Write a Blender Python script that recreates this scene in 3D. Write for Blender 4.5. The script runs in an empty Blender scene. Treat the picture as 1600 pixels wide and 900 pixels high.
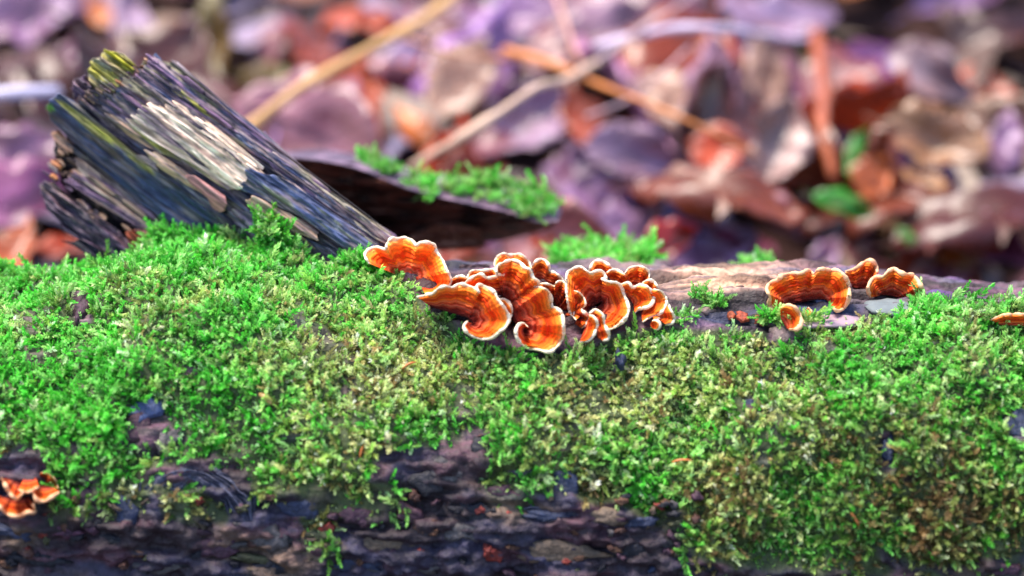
import bpy, math, random
import numpy as np
from mathutils import Vector, Matrix

random.seed(7)
rng = np.random.default_rng(7)
scene = bpy.context.scene
COL = scene.collection

# ------------------------------------------------------------------ camera
PITCH = math.radians(22.0)
LENS, SENSOR = 85.0, 36.0
CAM = np.array([0.0, -0.970, 0.570])
cam_data = bpy.data.cameras.new("camera")
cam = bpy.data.objects.new("camera", cam_data)
COL.objects.link(cam)
cam.location = CAM
cam.rotation_euler = (math.pi / 2 - PITCH, 0, 0)
cam_data.lens = LENS
cam_data.sensor_width = SENSOR
cam_data.clip_start = 0.02
cam_data.clip_end = 500
cam_data.dof.use_dof = True
cam_data.dof.focus_distance = 1.028
cam_data.dof.aperture_fstop = 3.6
cam_data.dof.aperture_blades = 0
scene.camera = cam

# ------------------------------------------------------------------ light
SUN_EL, SUN_AZ = math.radians(70), math.radians(-72)   # azimuth from +Y, negative = towards -X
world = bpy.data.worlds.new("World")
scene.world = world
world.use_nodes = True
wn = world.node_tree
sky = wn.nodes.new("ShaderNodeTexSky")
sky.sky_type = 'NISHITA'
sky.sun_disc = False
sky.sun_elevation = SUN_EL
sky.sun_rotation = SUN_AZ
bg = wn.nodes["Background"]
bg.inputs[1].default_value = 0.07
wn.links.new(sky.outputs[0], bg.inputs[0])
sl = bpy.data.lights.new("sun", 'SUN')
sl.energy = 1.5
sl.angle = math.radians(26)
sl.color = (1.0, 0.91, 0.80)
sun = bpy.data.objects.new("sun", sl)
COL.objects.link(sun)
sdir = Vector((math.sin(SUN_AZ) * math.cos(SUN_EL), math.cos(SUN_AZ) * math.cos(SUN_EL), math.sin(SUN_EL)))
sun.rotation_euler = sdir.to_track_quat('Z', 'Y').to_euler()
sun.location = sdir * 5

vs = scene.view_settings
vs.view_transform = 'Standard'
vs.look = 'None'
vs.exposure = 2.6
vs.gamma = 1.0
vs.use_curve_mapping = False
scene.cycles.use_denoising = True
scene.cycles.max_bounces = 6
scene.cycles.transparent_max_bounces = 4

# ------------------------------------------------------------------ maths
FWD = np.array([0, math.cos(PITCH), -math.sin(PITCH)])
RIGHT = np.array([1.0, 0, 0])
UPV = np.array([0, math.sin(PITCH), math.cos(PITCH)])
K = SENSOR / LENS / 1600.0          # tangent per photo pixel


def ray(px, py):
    """unnormalised direction with depth 1 along the view axis"""
    px = np.asarray(px, float); py = np.asarray(py, float)
    return FWD + ((px - 800) * K)[..., None] * RIGHT - ((py - 450) * K)[..., None] * UPV


def at(px, py, d):
    d = np.asarray(d, float)
    return CAM + ray(px, py) * d[..., None]


def project(P):
    q = P - CAM
    d = q @ FWD
    return 800 + (q @ RIGHT) / d / K, 450 - (q @ UPV) / d / K, d


def _hash(ix, iy, iz, seed):
    h = (ix.astype(np.uint32) * np.uint32(374761393) + iy.astype(np.uint32) * np.uint32(668265263)
         + iz.astype(np.uint32) * np.uint32(2147483647) + np.uint32(seed * 974711 + 12345))
    h = (h ^ (h >> np.uint32(13))) * np.uint32(1274126177)
    h = h ^ (h >> np.uint32(16))
    return (h & np.uint32(0xffffff)).astype(np.float64) / 0xffffff


def noise(x, y, z=0.0, seed=1):
    """value noise, about -1..1"""
    x, y, z = np.broadcast_arrays(np.asarray(x, float), np.asarray(y, float), np.asarray(z, float))
    fx, fy, fz = np.floor(x), np.floor(y), np.floor(z)
    ix, iy, iz = fx.astype(np.int64) & 0xffffffff, fy.astype(np.int64) & 0xffffffff, fz.astype(np.int64) & 0xffffffff
    tx, ty, tz = x - fx, y - fy, z - fz
    tx, ty, tz = [t * t * (3 - 2 * t) for t in (tx, ty, tz)]
    def c(a, b, d):
        return _hash((ix + a) & 0xffffffff, (iy + b) & 0xffffffff, (iz + d) & 0xffffffff, seed)
    x00 = c(0,0,0) * (1-tx) + c(1,0,0) * tx
    x10 = c(0,1,0) * (1-tx) + c(1,1,0) * tx
    x01 = c(0,0,1) * (1-tx) + c(1,0,1) * tx
    x11 = c(0,1,1) * (1-tx) + c(1,1,1) * tx
    y0 = x00 * (1-ty) + x10 * ty
    y1 = x01 * (1-ty) + x11 * ty
    return (y0 * (1-tz) + y1 * tz) * 2 - 1


def fbm(x, y, z=0.0, seed=1, octv=4):
    s = 0; a = 1.0; tot = 0
    for o in range(octv):
        s = s + a * noise(np.asarray(x) * 2**o, np.asarray(y) * 2**o, np.asarray(z) * 2**o, seed + o * 17)
        tot += a; a *= 0.5
    return s / tot


def sstep(a, b, x):
    t = np.clip((x - a) / (b - a), 0, 1)
    return t * t * (3 - 2 * t)


# ------------------------------------------------------------------ object helpers
def tag(o, label=None, cat=None, group=None, kind=None):
    if label: o['label'] = label
    if cat: o['category'] = cat
    if group: o['group'] = group
    if kind: o['kind'] = kind
    return o


def empty(name, loc, label=None, cat=None, group=None):
    o = bpy.data.objects.new(name, None)
    o.empty_display_size = 0.02
    COL.objects.link(o)
    o.location = Vector([float(v) for v in loc])
    return tag(o, label, cat, group)


def raw_mesh(name, V, F, col=None, attrs=None, smooth=True):
    """V (n,3), F (m,3) or (m,4) index arrays or list of arrays"""
    me = bpy.data.meshes.new(name)
    V = np.ascontiguousarray(V, dtype=np.float32)
    if not isinstance(F, list): F = [F]
    F = [np.asarray(f, dtype=np.int32) for f in F if len(f)]
    me.vertices.add(len(V))
    me.vertices.foreach_set('co', V.ravel())
    nl = sum(f.size for f in F); npoly = sum(len(f) for f in F)
    me.loops.add(nl); me.polygons.add(npoly)
    me.loops.foreach_set('vertex_index', np.concatenate([f.ravel() for f in F]))
    tot = np.concatenate([np.full(len(f), f.shape[1], np.int32) for f in F])
    st = np.concatenate([[0], np.cumsum(tot)[:-1]]).astype(np.int32)
    me.polygons.foreach_set('loop_start', st)
    me.polygons.foreach_set('loop_total', tot)
    me.polygons.foreach_set('use_smooth', np.full(npoly, smooth, bool))
    if col is not None:
        a = me.color_attributes.new('Col', 'FLOAT_COLOR', 'POINT')
        c4 = np.ones((len(V), 4), np.float32); c4[:, :3] = col
        a.data.foreach_set('color', c4.ravel())
    for k, v in (attrs or {}).items():
        a = me.attributes.new(k, 'FLOAT', 'POINT')
        a.data.foreach_set('value', np.asarray(v, np.float32).ravel())
    me.update(calc_edges=True)
    return me


def link(name, me, mat, parent=None, loc=None):
    """link a mesh; vertices are in world space, moved so that the origin sits at the parent / loc"""
    o = bpy.data.objects.new(name, me)
    COL.objects.link(o)
    if mat is not None and not me.materials: me.materials.append(mat)
    if loc is not None:
        me.transform(Matrix.Translation(-Vector([float(v) for v in loc])))
        if parent is None:
            o.location = Vector([float(v) for v in loc])
        else:
            o.location = Vector([float(v) for v in loc]) - wloc(parent)
    elif parent is not None:
        me.transform(Matrix.Translation(-wloc(parent)))
    if parent is not None: o.parent = parent
    return o


def wloc(o):
    v = Vector((0, 0, 0))
    while o is not None:
        v += o.location; o = o.parent
    return v


def grid_faces(nu, nv, off=0, flip=False):
    i = np.arange(nu - 1)[:, None] * nv + np.arange(nv - 1)[None, :]
    i = i.ravel() + off
    f = np.stack([i, i + nv, i + nv + 1, i + 1], 1)
    return f[:, ::-1] if flip else f


def closed_sheet(front, back):
    """front, back: (nu,nv,3). closed solid; returns V,F"""
    nu, nv = front.shape[:2]
    V = np.concatenate([front.reshape(-1, 3), back.reshape(-1, 3)])
    n = nu * nv
    F = [grid_faces(nu, nv), grid_faces(nu, nv, n, True)]
    loop = np.concatenate([np.arange(nv), np.arange(1, nu) * nv + nv - 1,
                           (nu - 1) * nv + np.arange(nv - 2, -1, -1), np.arange(nu - 2, 0, -1) * nv])
    nx = np.roll(loop, -1)
    F.append(np.stack([loop, nx, nx + n, loop + n], 1))
    return V, np.concatenate(F)


def tube(path, radii, nseg=8):
    path = np.asarray(path, float); n = len(path)
    radii = np.broadcast_to(np.asarray(radii, float), (n,))
    T = np.gradient(path, axis=0); T /= np.linalg.norm(T, axis=1)[:, None] + 1e-12
    ref = np.array([0.13, 0.21, 0.97])
    if abs(T.mean(0) @ ref) > 0.9 * np.linalg.norm(T.mean(0)): ref = np.array([1.0, 0.1, 0.0])
    A = np.cross(T, ref); A /= np.linalg.norm(A, axis=1)[:, None] + 1e-12
    B = np.cross(T, A)
    ang = np.linspace(0, 2 * math.pi, nseg, endpoint=False)
    V = path[:, None] + radii[:, None, None] * (np.cos(ang)[None, :, None] * A[:, None] + np.sin(ang)[None, :, None] * B[:, None])
    V = V.reshape(-1, 3)
    i = np.arange(n - 1)[:, None] * nseg; j = np.arange(nseg)[None]
    j2 = (j + 1) % nseg
    F = np.stack([i + j, i + j2, i + nseg + j2, i + nseg + j], -1).reshape(-1, 4)
    V = np.concatenate([V, path[[0, -1]]])
    c0, c1 = n * nseg, n * nseg + 1
    jj = np.arange(nseg); kk = (jj + 1) % nseg
    T1 = np.stack([np.full(nseg, c0), kk, jj], 1)
    T2 = np.stack([np.full(nseg, c1), (n - 1) * nseg + jj, (n - 1) * nseg + kk], 1)
    return V, [F, np.concatenate([T1, T2])]


def smooth_line(pts, step):
    """Catmull-Rom through pts, resampled about every step"""
    P = np.asarray(pts, float)
    if len(P) == 2:
        n = max(2, int(np.linalg.norm(P[1] - P[0]) / step) + 1)
        return P[0] + (P[1] - P[0]) * np.linspace(0, 1, n)[:, None]
    Q = np.concatenate([[2 * P[0] - P[1]], P, [2 * P[-1] - P[-2]]])
    out = []
    for i in range(len(P) - 1):
        p0, p1, p2, p3 = Q[i:i + 4]
        n = max(1, int(np.linalg.norm(p2 - p1) / step))
        t = np.linspace(0, 1, n, endpoint=False)[:, None]
        out.append(0.5 * (2 * p1 + (p2 - p0) * t + (2 * p0 - 5 * p1 + 4 * p2 - p3) * t**2 + (3 * p1 - p0 - 3 * p2 + p3) * t**3))
    out.append(P[-1:])
    return np.concatenate(out)


# ------------------------------------------------------------------ materials
def new_mat(name):
    m = bpy.data.materials.new(name); m.use_nodes = True
    nt = m.node_tree
    return m, nt, nt.nodes["Principled BSDF"]


def mixc(nt, fac, a, b, mode='MIX'):
    n = nt.nodes.new("ShaderNodeMix"); n.data_type = 'RGBA'; n.blend_type = mode
    for sock, v in ((n.inputs[0], fac), (n.inputs[6], a), (n.inputs[7], b)):
        if hasattr(v, 'is_linked') or hasattr(v, 'links'): nt.links.new(v, sock)
        else: sock.default_value = v if not isinstance(v, tuple) else (*v, 1) if len(v) == 3 else v
    return n.outputs[2]


def vcol_mat(name, rough=0.6, spec=0.4, nscale=900, bump=0.3, bdist=0.001, var=0.35, stretch=(1, 1, 1), sheen=0.0):
    m, nt, p = new_mat(name)
    at_ = nt.nodes.new("ShaderNodeAttribute"); at_.attribute_name = 'Col'
    tc = nt.nodes.new("ShaderNodeTexCoord")
    mp = nt.nodes.new("ShaderNodeMapping"); mp.inputs['Scale'].default_value = stretch
    nt.links.new(tc.outputs['Object'], mp.inputs['Vector'])
    nz = nt.nodes.new("ShaderNodeTexNoise"); nz.inputs['Scale'].default_value = nscale
    nz.inputs['Detail'].default_value = 6
    nt.links.new(mp.outputs[0], nz.inputs['Vector'])
    mr = nt.nodes.new("ShaderNodeMapRange")
    mr.inputs['From Min'].default_value = 0.25; mr.inputs['From Max'].default_value = 0.75
    mr.inputs['To Min'].default_value = 1 - var; mr.inputs['To Max'].default_value = 1 + var
    nt.links.new(nz.outputs['Fac'], mr.inputs['Value'])
    cb = nt.nodes.new("ShaderNodeVectorMath"); cb.operation = 'SCALE'
    nt.links.new(at_.outputs['Color'], cb.inputs[0]); nt.links.new(mr.outputs[0], cb.inputs['Scale'])
    nt.links.new(cb.outputs[0], p.inputs['Base Color'])
    bp = nt.nodes.new("ShaderNodeBump"); bp.inputs['Strength'].default_value = bump
    bp.inputs['Distance'].default_value = bdist
    nt.links.new(nz.outputs['Fac'], bp.inputs['Height']); nt.links.new(bp.outputs[0], p.inputs['Normal'])
    rr = nt.nodes.new("ShaderNodeMapRange")
    rr.inputs['To Min'].default_value = max(0.05, rough - 0.15); rr.inputs['To Max'].default_value = min(1, rough + 0.2)
    nt.links.new(nz.outputs['Fac'], rr.inputs['Value']); nt.links.new(rr.outputs[0], p.inputs['Roughness'])
    p.inputs['Specular IOR Level'].default_value = spec
    return m


def moss_mat():
    m, nt, p = new_mat("moss_leaf")
    a = nt.nodes.new("ShaderNodeAttribute"); a.attribute_name = 'Col'
    nt.links.new(a.outputs['Color'], p.inputs['Base Color'])
    p.inputs['Roughness'].default_value = 0.45
    p.inputs['Specular IOR Level'].default_value = 0.35
    tr = nt.nodes.new("ShaderNodeBsdfTranslucent")
    nt.links.new(a.outputs['Color'], tr.inputs['Color'])
    mx = nt.nodes.new("ShaderNodeMixShader"); mx.inputs[0].default_value = 0.5
    out = nt.nodes["Material Output"]
    nt.links.new(p.outputs[0], mx.inputs[1]); nt.links.new(tr.outputs[0], mx.inputs[2])
    nt.links.new(mx.outputs[0], out.inputs[0])
    return m


def cap_mat():
    m, nt, p = new_mat("bracket_cap")
    a = nt.nodes.new("ShaderNodeAttribute"); a.attribute_name = 'zone'
    tone = nt.nodes.new("ShaderNodeAttribute"); tone.attribute_name = 'tone'
    tc = nt.nodes.new("ShaderNodeTexCoord")
    nz = nt.nodes.new("ShaderNodeTexNoise"); nz.inputs['Scale'].default_value = 220; nz.inputs['Detail'].default_value = 3
    nt.links.new(tc.outputs['Object'], nz.inputs['Vector'])
    ad = nt.nodes.new("ShaderNodeMath"); ad.operation = 'MULTIPLY_ADD'
    ad.inputs[1].default_value = 0.20
    nt.links.new(nz.outputs['Fac'], ad.inputs[0]); nt.links.new(a.outputs['Fac'], ad.inputs[2])
    sb = nt.nodes.new("ShaderNodeMath"); sb.operation = 'SUBTRACT'; sb.inputs[1].default_value = 0.10
    nt.links.new(ad.outputs[0], sb.inputs[0])
    cr = nt.nodes.new("ShaderNodeValToRGB")
    e = cr.color_ramp.elements
    stops = [(0.0, (0.035, 0.004, 0.004)), (0.14, (0.10, 0.008, 0.005)), (0.24, (0.22, 0.016, 0.005)), (0.31, (0.54, 0.10, 0.050)),
             (0.37, (0.38, 0.022, 0.003)), (0.47, (0.74, 0.14, 0.040)), (0.54, (0.80, 0.12, 0.007)), (0.64, (0.54, 0.032, 0.002)),
             (0.74, (0.80, 0.10, 0.005)), (0.86, (0.86, 0.17, 0.012)), (0.95, (0.88, 0.27, 0.05)), (1.0, (0.90, 0.58, 0.30))]
    e[0].position, e[0].color = stops[0][0], (*stops[0][1], 1)
    e[1].position, e[1].color = stops[-1][0], (*stops[-1][1], 1)
    for pos, c in stops[1:-1]:
        el = e.new(pos); el.color = (*c, 1)
    nt.links.new(sb.outputs[0], cr.inputs[0])
    # fine concentric hair bands
    wv = nt.nodes.new("ShaderNodeMath"); wv.operation = 'MULTIPLY'; wv.inputs[1].default_value = 62
    nt.links.new(sb.outputs[0], wv.inputs[0])
    sn = nt.nodes.new("ShaderNodeMath"); sn.operation = 'SINE'; nt.links.new(wv.outputs[0], sn.inputs[0])
    mr = nt.nodes.new("ShaderNodeMapRange"); mr.inputs['From Min'].default_value = -1
    mr.inputs['To Min'].default_value = 0.80; mr.inputs['To Max'].default_value = 1.10
    nt.links.new(sn.outputs[0], mr.inputs['Value'])
    mt = nt.nodes.new("ShaderNodeMath"); mt.operation = 'MULTIPLY'
    nt.links.new(mr.outputs[0], mt.inputs[0]); nt.links.new(tone.outputs['Fac'], mt.inputs[1])
    sc = nt.nodes.new("ShaderNodeVectorMath"); sc.operation = 'SCALE'
    nt.links.new(cr.outputs[0], sc.inputs[0]); nt.links.new(mt.outputs[0], sc.inputs['Scale'])
    nt.links.new(sc.outputs[0], p.inputs['Base Color'])
    bp = nt.nodes.new("ShaderNodeBump"); bp.inputs['Strength'].default_value = 0.5; bp.inputs['Distance'].default_value = 0.0006
    n2 = nt.nodes.new("ShaderNodeTexNoise"); n2.inputs['Scale'].default_value = 1500
    nt.links.new(tc.outputs['Object'], n2.inputs['Vector'])
    hs = nt.nodes.new("ShaderNodeMath"); hs.operation = 'ADD'
    nt.links.new(n2.outputs['Fac'], hs.inputs[0]); nt.links.new(sn.outputs[0], hs.inputs[1])
    nt.links.new(hs.outputs[0], bp.inputs['Height']); nt.links.new(bp.outputs[0], p.inputs['Normal'])
    p.inputs['Roughness'].default_value = 0.85
    p.inputs['Specular IOR Level'].default_value = 0.1
    p.inputs['Sheen Weight'].default_value = 0.03
    return m


def plain_mat(name, col, rough=0.6, spec=0.3, trans=0.0, nscale=300, var=0.25):
    m, nt, p = new_mat(name)
    tc = nt.nodes.new("ShaderNodeTexCoord")
    nz = nt.nodes.new("ShaderNodeTexNoise"); nz.inputs['Scale'].default_value = nscale; nz.inputs['Detail'].default_value = 5
    nt.links.new(tc.outputs['Object'], nz.inputs['Vector'])
    c = mixc(nt, nz.outputs['Fac'], tuple(v * (1 - var) for v in col), tuple(min(1, v * (1 + var)) for v in col))
    nt.links.new(c, p.inputs['Base Color'])
    bp = nt.nodes.new("ShaderNodeBump"); bp.inputs['Strength'].default_value = 0.3; bp.inputs['Distance'].default_value = 0.0006
    nt.links.new(nz.outputs['Fac'], bp.inputs['Height']); nt.links.new(bp.outputs[0], p.inputs['Normal'])
    p.inputs['Roughness'].default_value = rough; p.inputs['Specular IOR Level'].default_value = spec
    if trans:
        tr = nt.nodes.new("ShaderNodeBsdfTranslucent"); nt.links.new(c, tr.inputs['Color'])
        mx = nt.nodes.new("ShaderNodeMixShader"); mx.inputs[0].default_value = trans
        nt.links.new(p.outputs[0], mx.inputs[1]); nt.links.new(tr.outputs[0], mx.inputs[2])
        nt.links.new(mx.outputs[0], nt.nodes["Material Output"].inputs[0])
    return m


def leaf_mat():
    """colour of each leaf comes from the object's own colour; blotches and veins from noise"""
    m, nt, p = new_mat("dead_leaf")
    oi = nt.nodes.new("ShaderNodeObjectInfo")
    tc = nt.nodes.new("ShaderNodeTexCoord")
    nz = nt.nodes.new("ShaderNodeTexNoise"); nz.inputs['Scale'].default_value = 2.2; nz.inputs['Detail'].default_value = 5
    add = nt.nodes.new("ShaderNodeVectorMath"); add.operation = 'ADD'
    cmb = nt.nodes.new("ShaderNodeCombineXYZ")
    ml = nt.nodes.new("ShaderNodeMath"); ml.operation = 'MULTIPLY'; ml.inputs[1].default_value = 40
    nt.links.new(oi.outputs['Random'], ml.inputs[0]); nt.links.new(ml.outputs[0], cmb.inputs[0])
    nt.links.new(tc.outputs['Object'], add.inputs[0]); nt.links.new(cmb.outputs[0], add.inputs[1])
    nt.links.new(add.outputs[0], nz.inputs['Vector'])
    dark = mixc(nt, 0.55, oi.outputs['Color'], (0.12, 0.025, 0.012))
    cr = nt.nodes.new("ShaderNodeMapRange"); cr.inputs['From Min'].default_value = 0.42; cr.inputs['From Max'].default_value = 0.62
    nt.links.new(nz.outputs['Fac'], cr.inputs['Value'])
    c = mixc(nt, cr.outputs[0], dark, oi.outputs['Color'])
    nt.links.new(c, p.inputs['Base Color'])
    sx = nt.nodes.new("ShaderNodeSeparateXYZ"); nt.links.new(tc.outputs['Object'], sx.inputs[0])
    ab = nt.nodes.new("ShaderNodeMath"); ab.operation = 'ABSOLUTE'; nt.links.new(sx.outputs[1], ab.inputs[0])
    ph = nt.nodes.new("ShaderNodeMath"); ph.operation = 'SUBTRACT'; nt.links.new(sx.outputs[0], ph.inputs[0]); nt.links.new(ab.outputs[0], ph.inputs[1])
    fq = nt.nodes.new("ShaderNodeMath"); fq.operation = 'MULTIPLY'; fq.inputs[1].default_value = 58; nt.links.new(ph.outputs[0], fq.inputs[0])
    sv = nt.nodes.new("ShaderNodeMath"); sv.operation = 'SINE'; nt.links.new(fq.outputs[0], sv.inputs[0])
    vr = nt.nodes.new("ShaderNodeMapRange"); vr.inputs['From Min'].default_value = -1; vr.inputs['To Min'].default_value = 0.72; vr.inputs['To Max'].default_value = 1.1
    nt.links.new(sv.outputs[0], vr.inputs['Value'])
    vsn = nt.nodes.new("ShaderNodeVectorMath"); vsn.operation = 'SCALE'; nt.links.new(c, vsn.inputs[0]); nt.links.new(vr.outputs[0], vsn.inputs['Scale'])
    nt.links.new(vsn.outputs[0], p.inputs['Base Color'])
    p.inputs['Roughness'].default_value = 0.38
    p.inputs['Specular IOR Level'].default_value = 0.7
    bp = nt.nodes.new("ShaderNodeBump"); bp.inputs['Strength'].default_value = 0.5; bp.inputs['Distance'].default_value = 0.003
    nt.links.new(nz.outputs['Fac'], bp.inputs['Height']); nt.links.new(bp.outputs[0], p.inputs['Normal'])
    tr = nt.nodes.new("ShaderNodeBsdfTranslucent"); nt.links.new(c, tr.inputs['Color'])
    mx = nt.nodes.new("ShaderNodeMixShader"); mx.inputs[0].default_value = 0.2
    nt.links.new(p.outputs[0], mx.inputs[1]); nt.links.new(tr.outputs[0], mx.inputs[2])
    nt.links.new(mx.outputs[0], nt.nodes["Material Output"].inputs[0])
    return m


M_TRUNK = vcol_mat("log_bark", 0.6, 0.35, 420, 0.8, 0.002, 0.5)
M_WOOD = vcol_mat("weathered_wood", 0.55, 0.4, 700, 0.45, 0.0012, 0.32)
_nt = M_WOOD.node_tree                       # wood fibres follow the grain coordinates stored on each splinter
_a, _b = _nt.nodes.new("ShaderNodeAttribute"), _nt.nodes.new("ShaderNodeAttribute")
_a.attribute_name, _b.attribute_name = 'gu', 'gv'
_c = _nt.nodes.new("ShaderNodeCombineXYZ")
_nt.links.new(_a.outputs['Fac'], _c.inputs[0]); _nt.links.new(_b.outputs['Fac'], _c.inputs[1])
_n = next(n for n in _nt.nodes if n.type == 'TEX_NOISE')
_n.inputs['Scale'].default_value = 1.0; _n.inputs['Detail'].default_value = 7; _n.inputs['Roughness'].default_value = 0.7
_nt.links.new(_c.outputs[0], _n.inputs['Vector'])
M_PLATE = vcol_mat("bark_plate", 0.6, 0.35, 600, 0.8, 0.0015, 0.45)
M_MOSS = moss_mat()
M_CAP = cap_mat()
M_RIM = plain_mat("bracket_margin", (0.93, 0.79, 0.58), 0.6, 0.3, 0.25, 500, 0.1)
M_RIM2 = plain_mat("bracket_margin_peach", (0.88, 0.50, 0.27), 0.6, 0.3, 0.2, 500, 0.15)
M_LEAF = leaf_mat()
M_LITTER = vcol_mat("leaf_litter", 0.4, 0.5, 120, 0.4, 0.003, 0.4)
M_STRAW = plain_mat("straw", (0.52, 0.30, 0.12), 0.45, 0.4, 0.1, 60, 0.25)
M_NEEDLE = plain_mat("needle", (0.55, 0.16, 0.04), 0.45, 0.4)
M_STONE = plain_mat("pale_lichen", (0.13, 0.15, 0.155), 0.7, 0.3, 0, 260, 0.35)
M_GREEN = plain_mat("green_leaf", (0.05, 0.30, 0.02), 0.4, 0.4, 0.3, 90, 0.3)


def ground_mat():
    m, nt, p = new_mat("forest_soil")
    tc = nt.nodes.new("ShaderNodeTexCoord")
    nz = nt.nodes.new("ShaderNodeTexNoise"); nz.inputs['Scale'].default_value = 30; nz.inputs['Detail'].default_value = 8
    nt.links.new(tc.outputs['Object'], nz.inputs['Vector'])
    c = mixc(nt, nz.outputs['Fac'], (0.008, 0.003, 0.003), (0.04, 0.015, 0.011))
    nt.links.new(c, p.inputs['Base Color'])
    p.inputs['Roughness'].default_value = 0.85
    p.inputs['Specular IOR Level'].default_value = 0.15
    bp = nt.nodes.new("ShaderNodeBump"); bp.inputs['Strength'].default_value = 0.7; bp.inputs['Distance'].default_value = 0.01
    nt.links.new(nz.outputs['Fac'], bp.inputs['Height']); nt.links.new(bp.outputs[0], p.inputs['Normal'])
    return m


M_GROUND = ground_mat()

# ------------------------------------------------------------------ ground
def terrain(x, y):
    x = np.asarray(x, float); y = np.asarray(y, float)
    z = 0.02 * sstep(0.08, 0.28, y) + 0.12 * np.clip(y - 0.1, 0, 2.2) * sstep(0.1, 0.5, y)
    near = np.exp(-((y - 0.6) ** 2 + x ** 2 * 0.4) / 4.0)
    return z + near * (0.045 * fbm(x * 7, y * 7, 0, 91, 3)) * sstep(0.05, 0.25, np.abs(y)) - 0.004


def axis_samples(lo, hi, fine, far):
    mid = np.arange(lo, hi + 1e-9, fine)
    g = np.geomspace(fine, far, 24)
    return np.concatenate([lo - g[::-1], mid, hi + g])


gx = axis_samples(-1.4, 1.4, 0.03, 60)
gy = axis_samples(-1.4, 2.6, 0.03, 60)
GX, GY = np.meshgrid(gx, gy, indexing='ij')
GZ = terrain(GX, GY)
ground = link('ground', raw_mesh('ground', np.stack([GX, GY, GZ], -1).reshape(-1, 3), grid_faces(len(gx), len(gy))), M_GROUND)
tag(ground, 'dark damp forest soil under the leaf litter', 'ground', kind='structure')

# ------------------------------------------------------------------ the log
ZC, RL = 0.079, 0.100


def log_r(x, th):
    """radius of the log; th = 0 at the top, positive towards the camera side"""
    x = np.asarray(x, float); th = np.asarray(th, float)
    r = RL + 0.0035 * fbm(x * 9 + 3, np.cos(th) * 1.6, np.sin(th) * 1.6, 5, 3)
    # collar where the broken branch leaves the trunk
    r = r + 0.006 * np.exp(-((x + 0.125) / 0.050) ** 2) * np.exp(-((th - 0.0) / 0.55) ** 2)
    # slight sag behind the right hand brackets
    r = r - 0.010 * sstep(0.10, 0.24, x) * np.exp(-((th + 0.35) / 0.5) ** 2)
    r = r - 0.004 * sstep(-0.16, -0.2, x) * np.exp(-((th - 0.2) / 0.6) ** 2)
    return r


def log_pt(x, th, h=0.0):
    r = log_r(x, th) + h
    return np.stack([x + 0 * r, -r * np.sin(th), ZC + r * np.cos(th)], -1)


def log_nrm(x, th):
    e = 1e-3
    P0 = log_pt(x, th)
    a = log_pt(x + e, th) - P0; b = log_pt(x, th + e * 10) - P0
    n = np.cross(b, a)
    n /= np.linalg.norm(n, axis=-1)[..., None]
    P = np.stack([0 * np.asarray(x), -np.sin(th), np.cos(th)], -1)
    s = np.sign((n * P).sum(-1))
    return n * s[..., None]


def hit_log(px, py):
    """photo pixel -> (x, theta, depth) on the log; falls back to the crest when the ray passes above it"""
    px = np.atleast_1d(np.asarray(px, float)); py = np.atleast_1d(np.asarray(py, float))
    ds = np.linspace(0.82, 1.16, 340)
    R = ray(px, py)
    P = CAM + R[:, None] * ds[None, :, None]
    rho = np.hypot(P[..., 1], P[..., 2] - ZC); th = np.arctan2(-P[..., 1], P[..., 2] - ZC)
    f = rho - log_r(P[..., 0], th)
    ins = f < 0
    k = np.where(ins.any(1), ins.argmax(1), f.argmin(1))
    i = np.arange(len(px))
    return P[i, k, 0], th[i, k], ds[k]


# mask of the moss carpet, drawn on the log's visible flank
UPX = [-200, 0, 120, 200, 235, 330, 400, 440, 480, 530, 560, 600, 640, 690, 730, 800, 860, 950, 1050, 1200, 1350, 1440, 1500, 1600, 1800]
UPY = [400, 398, 402, 395, 372, 368, 352, 372, 410, 425, 412, 428, 455, 490, 527, 559, 563, 533, 516, 520, 512, 490, 474, 486, 480]
LOX = [-200, 0, 60, 120, 180, 250, 320, 420, 440, 520, 570, 600, 680, 740, 860, 900, 960, 1040, 1090, 1200, 1350, 1600, 1800]
LOY = [700, 705, 700, 740, 750, 730, 740, 775, 770, 775, 760, 705, 690, 690, 700, 770, 790, 835, 868, 885, 880, 880, 870]
HOLES = [(228, 650, 56, 40), (240, 692, 56, 28), (130, 700, 40, 18), (130, 480, 22, 30), (1386, 706, 14, 30), (1592, 662, 34, 30), (800, 700, 70, 26), (968, 566, 16, 12), (1172, 636, 18, 12), (1228, 524, 30, 12),
         (700, 740, 60, 40), (1530, 890, 60, 20), (318, 768, 100, 52), (1420, 745, 20, 10), (865, 545, 20, 10), (300, 585, 20, 9), (620, 790, 60, 30)]


def moss_mask(x, th):
    P = log_pt(x, th)
    px, py, d = project(P)
    w = 14 * fbm(x * 60, th * 6, 0, 33, 3)
    up = np.interp(px, UPX, UPY); lo = np.interp(px, LOX, LOY)
    m = sstep(-6, 10, py - up + w * 0.5) * sstep(-14, 22, lo - py + w * 2.2)
    # nothing grows this way round the back
    m = m * (th > -0.42)
    n = fbm(x * 45, th * 4.5, 0, 71, 3)
    for (hx, hy, a, b) in HOLES:
        q = np.hypot((px - hx) / a, (py - hy) / b) + 0.5 * n
        m = m * sstep(0.75, 1.15, q)
    # straggling strands further down
    strag = sstep(0.12, 0.36, fbm(x * 38, th * 6, 0, 55, 3)) * sstep(-150, -20, lo - py) * (lo - py < 30) * 0.6
    m = np.maximum(m, strag)
    m = m * (0.35 + 0.65 * sstep(-0.55, -0.25, n))
    return np.clip(m, 0, 1)


def hummock(x, th):
    return 0.0085 * fbm(x * 52, th * 5.2, 0, 61, 3) + 0.006 * fbm(x * 18, th * 1.8, 0, 67, 2)


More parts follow.
